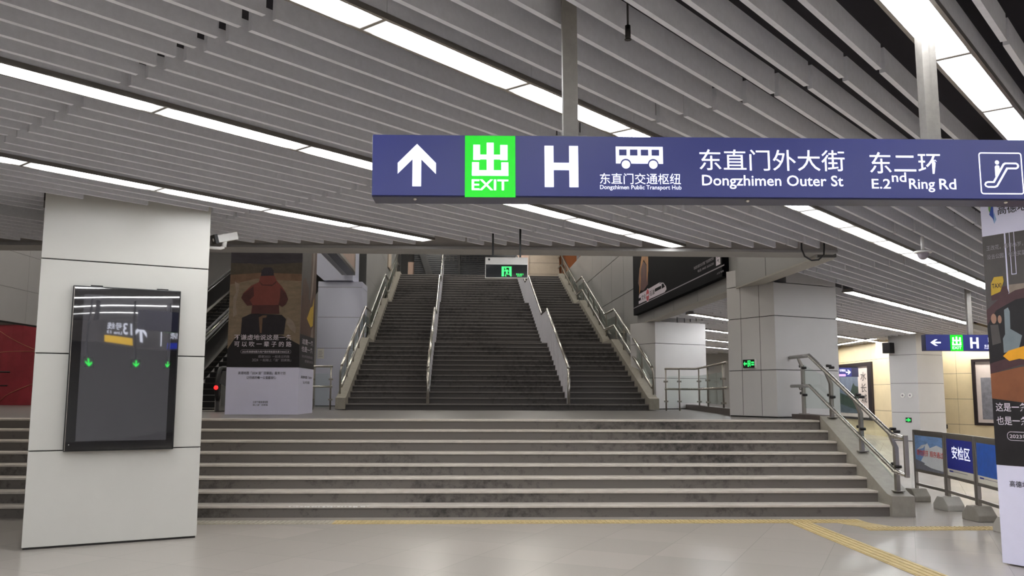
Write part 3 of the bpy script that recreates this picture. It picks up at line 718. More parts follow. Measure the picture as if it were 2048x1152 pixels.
m = MB('steel')
for a in (.23, 2.05, 3.5): m.ball((a, .03, -.004), .012, 8, 6)
m.build('screw', o, local=True)
# the same kind of sign deeper in the corridor, pointing left
o = thing('direction_sign', 'navy corridor sign with left arrow and green EXIT, partly behind the printed pillar wrap', 'sign', (9.0, 17.2, 2.5))
housing(o, 3.5, .325, .17)
pl = Pl((0, -.012, 0), (1, 0, 0)); S = .325/.34
X2 = lambda x: .06+(x-760)*.00265*S*1.0; Y2 = lambda y: MY(y)*S
m = MB('letter_white'); big_arrow(m, pl, .105+.03, .235+.03, .055, .27, .001, 90); m.build('arrow', o, local=True)
sign_rest(o, pl, lambda x: .50+(x-925)*3.62/1303*S, Y2, .001)
m = MB('grey_paint'); m.box(.93, 1.02, .05, .12, .325, 1.8); m.build('hanger_pole', o, local=True)
m = MB('grey_paint'); m.box(2.6, 2.69, .05, .12, .325, 1.8); m.build('hanger_pole', o, local=True)
# far small sign
o = thing('direction_sign', 'small far navy sign with right arrow, blue and violet bars, before the calligraphy picture', 'sign', (13.6, 34.0, 2.32))
m = MB('sign_navy_dark'); m.box(0, 1.42, 0, .3, 0, .36); m.build('housing', o, local=True)
m = MB('sign_navy'); m.box(0, 1.14, -.01, 0, .005, .355); m.build('face_panel', o, local=True)
pl = Pl((0, -.01, 0), (1, 0, 0)); m = MB('letter_white'); big_arrow(m, pl, .92, 1.1, .08, .28, .002, -90); m.build('arrow', o, local=True)
m = MB('blue_bar'); m.rect(pl, .36, .53, 0.01, .2, .002); m.build('blue_bar', o, local=True)
m = MB('violet_bar'); m.rect(pl, .56, .9, .02, .1, .002); m.build('violet_bar', o, local=True)
put(o, 'lettering', pl, 'E', .57, .63, .16, .3, .002, .03); put(o, 'lettering', pl, '机场航站', .66, .9, .2, .3, .002, .02); put(o, 'lettering', pl, '2号', .08, .28, .18, .31, .002, .03); put(o, 'lettering', pl, 'Line 2', .08, .3, .06, .14, .002, .03)
m = MB('dark_metal'); m.box(.6, .68, .08, .16, .36, 1.98); m.build('hanger_pole', o, local=True)
# sign behind the viewpoint, seen in the display glass
o = thing('direction_sign', 'sign for line 13 seen mirrored in the glass of the black display', 'sign', (4.6, -1.0, 2.74), pi)
m = MB('pic_grey'); m.box(0, 3.4, 0, .15, -.02, .46); m.build('housing', o, local=True)
pl = Pl((0, 0, 0), (1, 0, 0))
m = MB('letter_lit'); big_arrow(m, pl, 1.5, 1.78, .08, .40, .002); m.build('arrow', o, local=True)
m = MB('letter_lit'); m.rect(pl, 1.08, 1.11, .05, .42, .002); m.build('divider_line', o, local=True)
put(o, 'lettering', pl, '13', 1.84, 2.05, .17, .42, .002, .02, 'letter_lit'); put(o, 'lettering', pl, '号线', 2.08, 2.42, .25, .41, .002, .02, 'letter_lit'); put(o, 'lettering', pl, 'Line 13', 2.08, 2.42, .16, .22, .002, .02, 'letter_lit')
m = MB('yellow_bar'); m.rect(pl, 1.84, 2.47, .0, .12, .002); m.build('yellow_bar', o, local=True)
put(o, 'lettering', pl, '机场线', .55, .85, .2, .4, .002, .02, 'letter_lit'); m = MB('blue_bar'); m.rect(pl, .5, .9, .0, .12, .002); m.build('blue_bar', o, local=True)
for x in (.8, 2.6): m = MB('ceiling_dark'); m.box(x, x+.08, .05, .11, .46, 1.56); m.build('hanger_pole', o, local=True)
for i, (x, z) in enumerate(((1.75, 2.2), (2.79, 2.27), (3.73, 2.25))):
    o = thing('lane_signal', ('left', 'middle', 'right')[i]+'most of three green down arrows mirrored in the black display', 'signal', (x-.07, -.65, z), pi, 'green arrows mirrored in the display')
    m = MB('black_plastic'); m.box(0, .2, 0, .06, 0, .2); m.build('box', o, local=True)
    pl = Pl((0, 0, 0), (1, 0, 0)); m = MB('green_lit'); big_arrow(m, pl, .03, .17, .02, .18, .002, 180); m.build('arrow', o, local=True)
    m = MB('ceiling_dark'); m.box(.085, .115, .02, .05, .2, 4.3-z); m.build('hanger_pole', o, local=True)

# ------------------------------------------------------------------ running man sign under the beam
def running_man(m, pl, a0, a1, b0, b1, d, ground):
    "door with a running figure cut out of the dark: light door, dark opening, light runner"
    w, h = a1-a0, b1-b0; q = lambda t: [(a0+w*x, b0+h*y) for x, y in t]
    m.rect(pl, a0, a1, b0, b1, d); m.m(ground); m.pp(pl, q([(.24, .0), (.24, .88), (.76, .88), (.76, .2), (.9, 0)]), d+.0005)
    m.m('exit_green'); m.disc(pl, a0+w*.4, b0+h*.8, w*.075, d+.001)
    m.pp(pl, q([(.36, .68), (.62, .7), (.6, .42), (.46, .36), (.4, .5)]), d+.001); m.pp(pl, q([(.36, .68), (.24, .52), (.29, .49), (.42, .6)]), d+.001); m.pp(pl, q([(.6, .7), (.73, .52), (.69, .49), (.56, .6)]), d+.001)
    m.pp(pl, q([(.46, .4), (.56, .42), (.42, .06), (.5, .04), (.5, .0), (.34, .0), (.34, .06)]), d+.001); m.pp(pl, q([(.52, .4), (.6, .46), (.62, .24), (.76, .26), (.76, .2), (.56, .17)]), d+.001)
o = thing('exit_sign', 'hanging exit sign with green running man below the concrete beam', 'sign', (.08, 11.3, 3.115))
m = MB('white_paint'); m.box(0, .56, 0, .06, 0, .275); m.build('housing', o, bevel=.005, local=True)
pl = Pl((0, 0, 0), (1, 0, 0)); m = MB('exit_black'); m.rect(pl, .008, .552, .008, .178, .002); m.build('face', o, local=True)
m = MB('exit_green'); running_man(m, pl, .215, .345, .022, .152, .004, 'exit_black'); m.build('running_man', o, local=True)
m = MB('exit_green'); m.text(pl, '安全出口', .405, .5, .04, .064, .004, .03); m.text(pl, 'EXIT', .42, .485, .022, .034, .004, .03); m.build('lettering', o, local=True)
m = MB('black_plastic'); m.disc(pl, .05, .245, .014, .002); m.build('indicator', o, local=True)
for x in (.1, .46): m = MB('black_plastic'); m.box(x-.012, x+.012, .02, .04, .275, 1.185); m.build('hanger_rod', o, local=True)
def small_exit(label, pl, w, h):
    o = thing('exit_sign', label, 'sign', pl.o); m = MB('dark_metal'); m.obox(pl.o, pl.r, pl.u, pl.n, 0, w, 0, h, 0, .025); m.build('housing', o)
    m = MB('exit_green'); D = .027; running_man(m, pl, w*.38, w*.62, h*.12, h*.88, D, 'exit_black'); m.m('exit_green'); m.pp(pl, [(w*.05, h*.5), (w*.17, h*.8), (w*.17, h*.6), (w*.33, h*.6), (w*.33, h*.4), (w*.17, h*.4), (w*.17, h*.2)], D)
    m.rect(pl, w*.68, w*.9, h*.28, h*.45, D); m.rect(pl, w*.68, w*.9, h*.55, h*.72, D); m.build('pictogram', o)
    if w > .25: m = MB('white_paint'); m.obox(pl.o, pl.r, pl.u, pl.n, w*.94, w*1.04, -.01, h+.01, 0, .028); m.build('end_cap', o)
c = PIL['grey'][0]; small_exit('small lit green exit sign on the grey landing pillar', Pl(c+PB*.8+UP*2.1, -PB), .32, .15)
c = PIL['far'][0]; small_exit('tiny green exit sign low on the far pale pillar', Pl(c+PB*.55+UP*.66, -PB), .22, .16)
# ------------------------------------------------------------------ display screen on the near pillar
c = PIL['display'][0]; pl = Pl(c, PR)
o = thing('display_screen', 'black upright display screen with wavy reflections on the pale pillar', 'screen', c+PR*.86+UP*1.0)
m = MB('black_plastic'); m.obox(c, PR, UP, pl.n, .32, 1.41, .99, 2.75, .006, .09); m.build('case', o, bevel=.008)
m = MB('screen_glass'); m.obox(c, PR, UP, pl.n, .335, 1.395, 1.005, 2.735, .09, .096); m.build('glass', o)
m = MB('screen_panel'); m.rect(pl, .43, 1.325, 1.095, 2.66, .0968); m.build('display_area', o)
m = MB('steel_dull'); m.obox(c, PR, UP, pl.n, .33, .336, 1.0, 2.74, .09, .098); m.build('edge_strip', o)
for x in (.55, 1.22): m = MB('dark_metal'); m.obox(c, PR, UP, pl.n, x-.06, x+.06, 2.75, 2.765, .01, .05); m.build('bracket', o)
m = MB('steel'); m.ball(c+PR*.37+UP*1.06+pl.n*.097, .008, 8, 6); m.build('screw', o)

# ------------------------------------------------------------------ printed boxes round pillars
def adbox(label, c, ax, ay, w, d, z0, z1):
    o = thing('advertising_wrap', label, 'advertisement', Vector(c)+UP*z0)
    m = MB('poster_white'); m.obox(c, ax, ay, UP, 0, w, 0, d, z0, z1); m.build('body', o); return o
AX = Vector((-4.84, 17.0, 0)); o = adbox('tall printed box with a photo of a rider in a red jacket, on the landing', AX, (1, 0, 0), (0, 1, 0), 1.38, 1.5, LZ, 5.2)
pl = Pl((-4.84, 17.0, LZ), (1, 0, 0))
def F(x, y):
    xl = 462-(y-503)*15/325; xr = 606-(y-498)*9/332; return ((x-xl)/(xr-xl)*1.38, (828-y)*3.15/325)
G = lambda pts: [F(400+x/5.12, 460+y/5.12) for x, y in pts]
m = MB('pic_ochre'); m.pp(pl, [(0, F(0, 735)[1]), (1.38, F(0, 735)[1]), (1.38, 4.0), (0, 4.0)], .002)
m.m('pic_night'); m.pp(pl, [(0, 2.9), (.35, 2.92), (.8, 2.87), (1.38, 2.93), (1.38, 4.0), (0, 4.0)], .003)
m.m('pic_olive'); m.pp(pl, [(0, 2.68), (1.38, 2.72), (1.38, 2.95), (.7, 2.9), (0, 2.93)], .004)
m.m('pic_rust'); m.pp(pl, [(0, 2.5), (.5, 2.62), (1.38, 2.58), (1.38, 2.72), (.6, 2.74), (0, 2.69)], .005)
m.m('pic_snow'); m.pp(pl, G([(350, 530), (400, 560), (390, 640), (360, 760), (375, 870), (330, 900), (335, 700), (365, 640)]), .0055); m.pp(pl, G([(900, 890), (960, 940), (990, 1010), (980, 1060), (930, 1020), (890, 960)]), .0055)
m.m('pic_black'); m.pp(pl, [F(0, 735+0)[0:1] and (0, F(0, 735)[1]), (1.38, F(0, 735)[1]), (1.38, F(0, 690)[1]), (1.05, F(0, 672)[1]), (.3, F(0, 664)[1]), (.12, F(0, 680)[1]), (0, F(0, 700)[1])], .006)
m.m('pic_red'); m.pp(pl, G([(620, 470), (760, 465), (785, 520), (840, 580), (880, 640), (905, 710), (880, 765), (845, 790), (808, 740), (815, 862), (520, 862), (532, 770), (480, 778), (418, 700), (440, 650), (520, 575), (600, 535)]), .007)
m.m('pic_red_dark'); m.pp(pl, G([(545, 580), (440, 655), (416, 700), (480, 780), (535, 775), (505, 720), (550, 680)]), .008); m.pp(pl, G([(825, 590), (885, 650), (905, 710), (880, 766), (845, 790), (806, 770), (820, 690)]), .008); m.pp(pl, G([(600, 520), (640, 560), (740, 560), (785, 520), (780, 540), (740, 575), (630, 570)]), .008); m.pp(pl, G([(535, 775), (810, 770), (815, 862), (520, 862)]), .008)
m.m('pic_hat'); m.pp(pl, G([(622, 472), (630, 410), (660, 384), (730, 382), (752, 412), (757, 466)]), .009)
m.m('pic_bag'); m.pp(pl, G([(425, 905), (520, 862), (840, 872), (885, 915), (862, 1075), (412, 1075)]), .009); m.m('pic_rust'); m.pp(pl, G([(600, 900), (640, 880), (685, 878), (680, 900), (640, 905), (630, 1060), (612, 1060)]), .0095)
m.build('photo_print', o)
def ftext(name, o, t, x0, x1, y0, y1, mt='poster_letter', bold=.02, d=.011):
    if ' ' in t and name == 'caption':
        wt = lambda q: sum(.55 if ord(c) < 128 else 1 for c in q); k = (x1-x0)/wt(t); x = x0
        for word in t.split(' '): ftext(name, o, word, x, x+k*wt(word), y0, y1, mt, bold, d); x += k*(wt(word)+.55)
        return
    a0, b0 = F(x0, y1); a1, b1 = F(x1, y0); mm = MB(mt); mm.text(pl, t, a0, a1, b0, b1, d, min(bold, .008)); return mm.build(name, o)
ftext('headline', o, '不谦虚地说这是一条', 467, 585, 670, 681, bold=.03); ftext('headline', o, '可 以 吹 一 辈 子 的 路', 467, 584.5, 683.5, 694.5, bold=.03)
a0, b0 = F(480, 708); a1, b1 = F(583.5, 700); mm = MB('poster_dim'); mm.rrect_ring(pl, a0, a1, b0, b1, (b1-b0)*.48, .006, .011); mm.build('caption_outline', o)
ftext('caption', o, '2023年高德地图为用户提供导航服务累计800亿次', 483.5, 580, 702, 706.5); ftext('caption', o, '感谢2023 一起走过的路', 516, 580.5, 711, 716.5, 'poster_dim'); ftext('caption', o, '2024 一起踏上「温暖回家路」', 503.5, 583.5, 718, 723.5, 'poster_dim')
ftext('lower_lettering', o, '高德地图「2024 温暖回家路」服务计划', 475, 572, 743.5, 749.5, 'poster_ink', .012, .003); ftext('lower_lettering', o, '让归途的每一公里都安心', 492, 553, 752.5, 758.5, 'poster_ink', .012, .003)
ftext('lower_lettering', o, '立即下载高德地图', 505, 536, 801.5, 806, 'poster_ink', .02, .003); ftext('lower_lettering', o, '踏上温暖回家路', 505, 536, 807.5, 811, 'poster_ink', .02, .003)
ps = Pl((-3.46, 17.0, LZ), (0, 1, 0)); m = MB('pic_brown'); zb = F(0, 735)[1]-.0
m.rect(ps, 0, 1.5, zb, 4.0, .002); m.m('pic_grey'); m.rect(ps, 0, .9, 2.3, 4.0, .003); m.m('pic_snow'); m.pp(ps, [(.9, 2.2), (1.15, 2.5), (1.3, 3.4), (1.2, 4.0), (1.0, 4.0), (1.1, 3.1)], .004); m.m('pic_brown'); m.pp(ps, [(.1, 1.75), (.7, 1.8), (.75, 2.5), (.35, 2.7), (.1, 2.6)], .004)
m.m('pic_yellow'); m.pp(ps, [(.6, 1.9), (1.0, 1.75), (1.25, 1.8), (1.3, 2.4), (1.15, 2.2), (.95, 2.15)], .005); m.m('pic_snow'); m.pp(ps, [(.9, 1.2), (1.35, 1.3), (1.3, 1.8), (1.1, 1.7)], .005); m.m('pic_black'); m.rect(ps, 0, 1.5, zb, 1.55, .006); m.build('photo_print', o)
for t, a, b, z in (('这是一条', .2, 1.35, 1.42), ('也是一条', .15, 1.3, 1.27)): mm = MB('poster_letter'); mm.text(ps, t, a, b, z-.05, z+.06, .008, .03); mm.build('headline', o)
for t, a, b, z, mt in (('2023年高德地图', .2, 1.3, 1.13, 'poster_dim'), ('感谢2023', .5, 1.35, 1.04, 'poster_dim'), ('高德地图「2024', .2, 1.3, .72, 'poster_ink'), ('让归途', .4, 1.1, .62, 'poster_ink')): mm = MB(mt); mm.text(ps, t, a, b, z-.025, z+.03, .008 if mt == 'poster_dim' else .003, .02); mm.build('lower_lettering', o)

c, lr, lb = PIL['wrap']; o = adbox('printed pillar wrap with yellow taxi sign and white base at the right edge', c, PR, PB, lr, lb, .015, 3.98)
pl = Pl(Vector((5.05, 8.43, 0)), -PB)
m = MB('pic_grey'); m.rect(pl, 0, 1.75, .94, 3.19, .002); m.m('pic_black'); m.rect(pl, 0, 1.75, .94, 1.66, .003)
m.m('pic_orange'); m.pp(pl, [(0, 1.58), (.5, 1.52), (1.75, 1.52), (1.75, 2.0), (.3, 1.88), (0, 1.82)], .004)
m.m('pic_maroon'); m.pp(pl, [(0, 1.82), (.3, 1.9), (1.75, 1.98), (1.75, 2.7), (.6, 2.66), (.3, 2.62), (.12, 2.54), (0, 2.45)], .005)
m.m('pic_black'); m.pp(pl, [(.0, 1.92), (.3, 2.0), (1.7, 2.05), (1.7, 2.55), (.6, 2.56), (.3, 2.53), (.1, 2.44), (0, 2.3)], .006)
m.m('pic_skin'); m.disc(pl, .07, 2.36, .028, .007, 14, .05); m.disc(pl, .13, 2.35, .02, .007, 14, .04); m.m('pic_grey'); m.pp(pl, [(.03, 2.3), (.11, 2.3), (.13, 2.12), (.04, 2.1)], .0065)
m.m('pic_greyblue'); m.pp(pl, [(.15, 2.02), (.3, 2.05), (.34, 2.18), (.23, 2.25), (.235, 2.42), (.22, 2.46), (.18, 2.44), (.175, 2.2), (.15, 2.16)], .007)
m.m('pic_amber'); m.pp(pl, [(.14, 1.99), (.2, 2.04), (.36, 2.08), (.5, 2.05), (.5, 1.92), (.3, 1.96), (.2, 1.94)], .008)
m.m('pic_maroon'); m.pp(pl, [(.055, 2.66), (.22, 2.67), (.24, 2.6), (.2, 2.55), (.06, 2.54)], .007)
m.m('pic_yellow'); m.pp(pl, [(.06, 2.59), (.155, 2.62), (.195, 2.72), (.19, 2.77), (.1, 2.77), (.065, 2.71)], .008)
m.m('poster_white'); m.rect(pl, .225, .24, 2.5, 3.19, .004); m.rect(pl, .275, .281, 2.78, 3.19, .004); m.rect(pl, .32, .326, 2.78, 3.19, .004); m.rect(pl, .275, .326, 2.775, 2.782, .004); m.m('pic_snow'); m.rect(pl, .23, .5, 2.56, 2.68, .0035)
m.build('photo_print', o)
mm = MB('pic_black'); mm.text(pl, 'TAXI', .075, .17, 2.66, 2.705, .0095, .02); mm.build('taxi_lettering', o)
for t, a, b, z, h in (('王改花，高年66岁，1月初的', .04, .04+.55, 3.04, .05), ('没去公园，也没买菜，而是', .04, .04+.52, 2.95, .05)): mm = MB('poster_dim'); mm.text(pl, t, a, b, z, z+h, .006, .01); mm.build('caption', o)
for t, z, a in (('这是一条', 1.455, .035), ('也是一条', 1.325, .035)): mm = MB('poster_letter'); mm.text(pl, t, a, a+.31, z, z+.085, .009, .03); mm.build('headline', o)
mm = MB('poster_letter'); mm.rrect_ring(pl, .13, 1.2, 1.18, 1.265, .04, .005, .009); mm.build('caption_outline', o)
mm = MB('poster_letter'); mm.text(pl, '2023年高德地图为用户提供导航服务', .155, 1.15, 1.2, 1.245, .009, .02); mm.build('caption', o)
mm = MB('poster_ink'); mm.text(pl, '高德地图「2024 温暖回家路」', .12, .9, .74, .8, .003, .01); mm.build('lower_lettering', o)
mm = MB('logo_green'); mm.pp(pl, [(.08, 3.62), (.12, 3.62), (.13, 3.5), (.1, 3.4), (.085, 3.45)], .003); mm.m('logo_blue'); mm.pp(pl, [(.135, 3.56), (.135, 3.33), (.12, 3.36), (.09, 3.4)], .0035); mm.m('logo_pale'); mm.pp(pl, [(.125, 3.34), (.135, 3.3), (.16, 3.34), (.14, 3.42)], .003); mm.build('logo', o)
mm = MB('pic_black'); mm.text(pl, '高德地图', .175, .56, 3.38, 3.48, .003, .02); mm.build('brand_lettering', o)

# ------------------------------------------------------------------ billboards by the stairs
o = thing('billboard', 'long black billboard with a white train on the wall right of the main stairs', 'billboard', ab(4.2, -1.6, 3.88))
m = MB('bill_black'); m.obox(ab(0, 0), NA, EB, UP, 4.06, 4.195, -5.55, 3.0, 3.88, 6.6); m.build('case', o, bevel=.01)
pl = Pl(ab(4.06, 3.0), -EB); m = MB('poster_dim'); B = lambda b: 3.0-b
m.rect(pl, B(2.95), B(-5.7), 4.075, 4.1, .003); m.build('ground_line', o)
m = MB('poster_letter'); pts = [(2.25, 4.14), (2.2, 4.36), (2.1, 4.41), (-.35, 4.43), (-.75, 4.37), (-1.0, 4.25), (-1.05, 4.17), (-.85, 4.12)]
m.pp(pl, [(B(b), z) for b, z in pts], .003); m.m('bill_black'); m.rect(pl, B(.2), B(-.5), 4.25, 4.33, .004); m.rect(pl, B(2.25), B(1.95), 4.22, 4.3, .004); m.pp(pl, [(B(b), z) for b, z in ((-.55, 4.24), (-.9, 4.25), (-.72, 4.36), (-.55, 4.36))], .004); m.pp(pl, [(B(b), z) for b, z in ((-.35, 4.42), (-.74, 4.365), (-.6, 4.38), (-.3, 4.4))], .0045); m.build('train_print', o)
m = MB('bill_black'); m.text(pl, '文化', B(1.85), B(1.3), 4.2, 4.34, .005, .02); m.text(pl, '石油', B(.8), B(.25), 4.2, 4.34, .005, .02); m.build('train_lettering', o)
m = MB('poster_letter'); m.disc(pl, B(1.06), 4.26, .21, .006, 24, .185); m.m('bill_red'); m.disc(pl, B(1.06), 4.26, .18, .007, 24, .16); m.m('poster_letter'); m.rect(pl, B(1.2), B(.92), 4.24, 4.29, .008); m.build('emblem', o)
m = MB('bill_ember'); m.pp(pl, [(B(b), z) for b, z in ((2.3, 4.75), (2.05, 5.15), (1.5, 5.25), (1.0, 5.0), (1.0, 4.55), (1.6, 4.45), (2.0, 4.5))], .003); m.m('bill_flame'); m.pp(pl, [(B(b), z) for b, z in ((2.05, 5.1), (1.7, 5.5), (1.2, 6.1), (.9, 6.1), (.95, 4.9), (1.15, 4.6), (1.15, 5.1), (1.5, 5.3), (1.85, 5.1), (2.0, 4.5), (2.15, 4.4))], .004); m.build('flame_print', o)
m = MB('poster_dim'); m.text(pl, '轨道交通文化灯箱广告招商热线', B(-3.55), B(-5.02), 4.29, 4.36, .003, .03); m.build('lettering', o)
m = MB('poster_dim'); m.text(pl, '电话: 8403 2626250', B(-3.85), B(-5.02), 4.19, 4.25, .003, .02); m.text(pl, '人文 地铁', B(-5.2), B(-5.65), 3.96, 4.0, .003, .02); m.build('lettering', o)
m = MB('poster_letter'); m.rect(pl, B(-5.17), B(-5.46), 4.14, 4.7, .003); m.m('poster_ink'); m.text(pl, '大', B(-5.22), B(-5.4), 4.28, 4.38, .004, .03); m.text(pl, '气', B(-5.22), B(-5.4), 4.18, 4.26, .004, .03); m.build('white_strip', o)
o = thing('light_box', 'lightbox seen edge-on above the blue grey pillar left of the stairs', 'light box', ab(-4.35, 1.6, 5.2))
m = MB('dark_metal'); m.obox(ab(0, 0), NA, EB, UP, -4.445, -4.2, -2.5, 4.7, 5.2, 7.2); m.build('case', o)
pl = Pl(ab(-4.2, -2.5), EB); m = MB('pinkbeige'); m.rect(pl, .1, 7.1, 5.36, 7.1, .003); m.build('poster', o)
m = MB('steel_dull'); m.rect(pl, 6.95, 7.15, 5.3, 7.2, .01); m.rect(pl, 0, 7.1, 5.28, 5.36, .01); m.build('trim', o)
m = MB('glint_glow')  # lamp reflections painted on the poster as small glowing slivers
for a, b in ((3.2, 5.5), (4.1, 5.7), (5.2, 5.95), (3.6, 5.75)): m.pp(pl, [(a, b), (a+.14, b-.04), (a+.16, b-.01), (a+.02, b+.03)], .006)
m.build('painted_glint', o)

# ------------------------------------------------------------------ escalators
def escalator(a0, a1, b0, label, lamp):
    o = thing('escalator', label, 'escalator', ab((a0+a1)/2, b0, LZ)); SL = .365
    def zf(b): return LZ+.02 + max(0, (b-b0-1.2))*SL
    E = b0+17
    for a, s in ((a0, 1), (a1, -1)):
        # balustrade: panel, deck strip, moving handrail with a round newel
        base = [(b0+.05, LZ+.02), (b0+1.2, LZ+.02), (E, zf(E)-.25)]; top = [(E, zf(E)+.82), (b0+1.35, LZ+.92), (b0+.3, LZ+.88), (b0+.08, LZ+.65)]
        m = MB('escalator_panel'); m.extr([ab(a-.03*s, b, z) for b, z in base+top], NA*.06*s); bal = m.build('balustrade', o)
        m = MB('black_rubber'); nw = [(b0+.75, LZ+.12), (b0+.25, LZ+.18)] + [(b0+.32-.34*sin(q), LZ+.55-.4*cos(q)) for q in [pi*i/10 for i in range(1, 10)]] + [(b0+.4, LZ+.95), (b0+1.3, LZ+.97), (E, zf(E)+.9)]
        m.tube([ab(a, b, z) for b, z in nw], .045, 8); m.build('moving_handrail', bal)
        m = MB('steel'); off = .03*s
        m.extr([ab(a+off, b, z) for b, z in ((b0+.4, LZ+.02), (b0+1.2, LZ+.02), (E, zf(E)-.02), (E, zf(E)+.22), (b0+1.25, LZ+.28), (b0+.4, LZ+.22))], NA*.05*s); m.build('skirting', bal)
        m = MB('steel'); m.tube([ab(a-.06*s, b0+1.2, LZ+.9), ab(a-.06*s, E, zf(E)+.8)], .02, 6); m.build('edge_rail', bal)
        m = MB('steel'); m.extr([ab(a-.06*s, b, z) for b, z in ((b0+.1, LZ+.02), (b0+.75, LZ+.02), (b0+.75, LZ+.5), (b0+.1, LZ+.6))], NA*.12*s); m.build('newel_cover', bal)
        if lamp and s < 0: m = MB('red_light'); m.ball(ab(a, b0-.08, LZ+.52), .045); m.build('red_lamp', bal)
    m = MB('steel_dull'); m.extr([ab(a0+.1, b0+.2, LZ+.0), ab(a1-.1, b0+.2, LZ+.0), ab(a1-.1, b0+1.2, LZ+.0), ab(a0+.1, b0+1.2, LZ+.0)], UP*.018); m.build('floor_plate', o)
    for k in range(36):
        b = b0+1.2+.4*k; m = MB('escalator_step'); m.obox(ab(0, 0), NA, EB, UP, a0+.09, a1-.09, b, b+.405, zf(b)-.1, zf(b)+.04)
        m.m('steel_dull'); m.obox(ab(0, 0), NA, EB, UP, a0+.09, a1-.09, b-.002, b+.014, zf(b)+.036, zf(b)+.042); m.build('step', o)
escalator(-7.45, -6.2, -2.8, 'escalator beside the printed box with a red lamp on its newel', True)
escalator(-8.95, -7.65, -2.8, 'second escalator, behind the pale display pillar', False)

# ------------------------------------------------------------------ cameras, speaker, small fittings
c = PIL['display'][0]; p = c+PR*1.71+PB*.45+UP*3.36
o = thing('security_camera', 'white box camera on an arm at the side of the display pillar', 'camera', p)
m = MB('white_paint'); m.tube([p, p+PR*.2, p+PR*.24+UP*.02], .02, 8); m.obox(p, PR, PB, UP, 0, .012, -.05, .05, -.06, .06); m.tube([p+PR*.24+UP*.02, p+PR*.25+UP*.1], .028, 8); m.build('arm', o)
q = p+PR*.24+UP*.13; d = Vector((-.75, -.6, -.28)).normalized(); sd = d.cross(UP).normalized(); uu = sd.cross(d)
m = MB('white_paint'); m.obox(q, d, sd, uu, -.16, .1, -.05, .05, -.045, .05); m.build('housing', o, bevel=.006)
m = MB('black_plastic'); m.obox(q, d, sd, uu, .1, .14, -.06, .06, -.055, .06); m.build('hood', o); m = MB('white_paint'); m.tube([q+d*.13, q+d*.142], .02, 10); m.build('lens', o)
p = Vector((5.89, 11.2, 3.708)); o = thing('dome_camera', 'white dome camera hanging under the ceiling near the dome of lights', 'camera', p)
o['label'] = 'white dome camera hanging from the ceiling in front of a light strip'
m = MB('white_paint'); m.tube([p, p-UP*.2], .022, 8); m.build('stem', o); m = MB('white_paint'); m.tube([p-UP*.2, p-UP*.225], .11, 20); m.build('flange', o)
m = MB('poster_dim'); m.ball(p-UP*.225, .075, 16, 8, half=True, zs=1.25); m.build('dome', o)
p = Vector((.83, 4.68, 3.66)); o = thing('sprinkler', 'dark sprinkler hanging between slats above the overhead sign', 'sprinkler', p)
m = MB('dark_metal'); m.tube([p+UP*.64, p-UP*.0], .006, 6); m.build('pipe', o); m = MB('dark_metal'); m.tube([p+UP*.02, p-UP*.05], .016, 8); m.tube([p-UP*.06, p-UP*.065], .02, 8); m.build('head', o)
m = MB('black_rubber'); pts = [(4.62, 12.15, 4.3), (4.62, 12.15, 3.68), (4.66, 12.15, 3.58), (4.76, 12.15, 3.52), (4.86, 12.15, 3.53), (4.94, 12.15, 3.6), (4.95, 12.15, 3.72), (4.95, 12.15, 4.3)]
m.tube(pts, .012, 8); tag(m.build('cable'), 'black cable hanging in a loop from the ceiling slats by the beam end', 'cable')
c = PIL['far'][0]; p = c+PB*.98+UP*3.1; o = thing('loudspeaker', 'small black loudspeaker high beside the far pillar', 'speaker', p); m = MB('black_plastic'); m.obox(p, PB, -PR, UP, -.1, .22, 0, .25, 0, .38); m.build('box', o, bevel=.01); m = MB('dark_metal'); m.obox(p, PB, -PR, UP, -.06, .18, .25, .26, .04, .34); m.build('grille', o)
for x, lab in ((.62, 'left of two white round switches on the far pillar'), (.32, 'right of two white round switches on the far pillar')):
    pl = Pl(c+PB*x+UP*1.6, -PB); o = thing('wall_switch', lab, 'switch', pl.o); m = MB('white_paint'); m.tube([pl.o, pl.o+pl.n*.03], .085, 16); m.build('plate', o); m = MB('poster_dim'); m.tube([pl.o+pl.n*.03, pl.o+pl.n*.05], .03, 10); m.build('button', o)
pw = Vector((17.6, 33, 0)); pl = Pl(pw+PB*.1+UP*.35, -PB); o = thing('wall_socket', 'black double socket low on the cream wall above the barriers', 'socket', pl.o)
for k in (0, 1): m = MB('black_plastic'); m.obox(pl.o, pl.r, pl.u, pl.n, .0+.26*k, .22+.26*k, 0, .16, 0, .02); m.build('socket_plate', o); 
m = MB('white_paint'); m.disc(Pl(pl.o, pl.r), .37, .06, .04, .022); m.build('plug', o)

# ------------------------------------------------------------------ pictures in the corridor
p0, p1 = Vector((16.75, 46, 0)), Vector((15.7, 31.2, 0)); r = (p1-p0).normalized(); pl = Pl(p0, r); S0 = (p0-Vector((16.2, 38.4, 0))).length
o = thing('framed_picture', 'framed landscape painting with a white calligraphy scroll in the corridor', 'picture', p0+r*(S0+2)+UP*.55)
m = MB('wood_black'); a0, a1, z0, z1 = S0-.9, S0+3.65, .58, 2.95
m.obox(p0, r, UP, pl.n, a0, a1, z0, z0+.1, 0, .08); m.obox(p0, r, UP, pl.n, a0, a1, z1-.16, z1, 0, .08); m.obox(p0, r, UP, pl.n, a0, a0+.35, z0+.1, z1-.16, 0, .08); m.obox(p0, r, UP, pl.n, a1-.42, a1, z0+.1, z1-.16, 0, .08); m.build('frame', o)
m = MB('scroll'); m.rect(pl, a0+.35, a1-.42, z0+.1, z1-.16, .02); m.build('scroll', o)
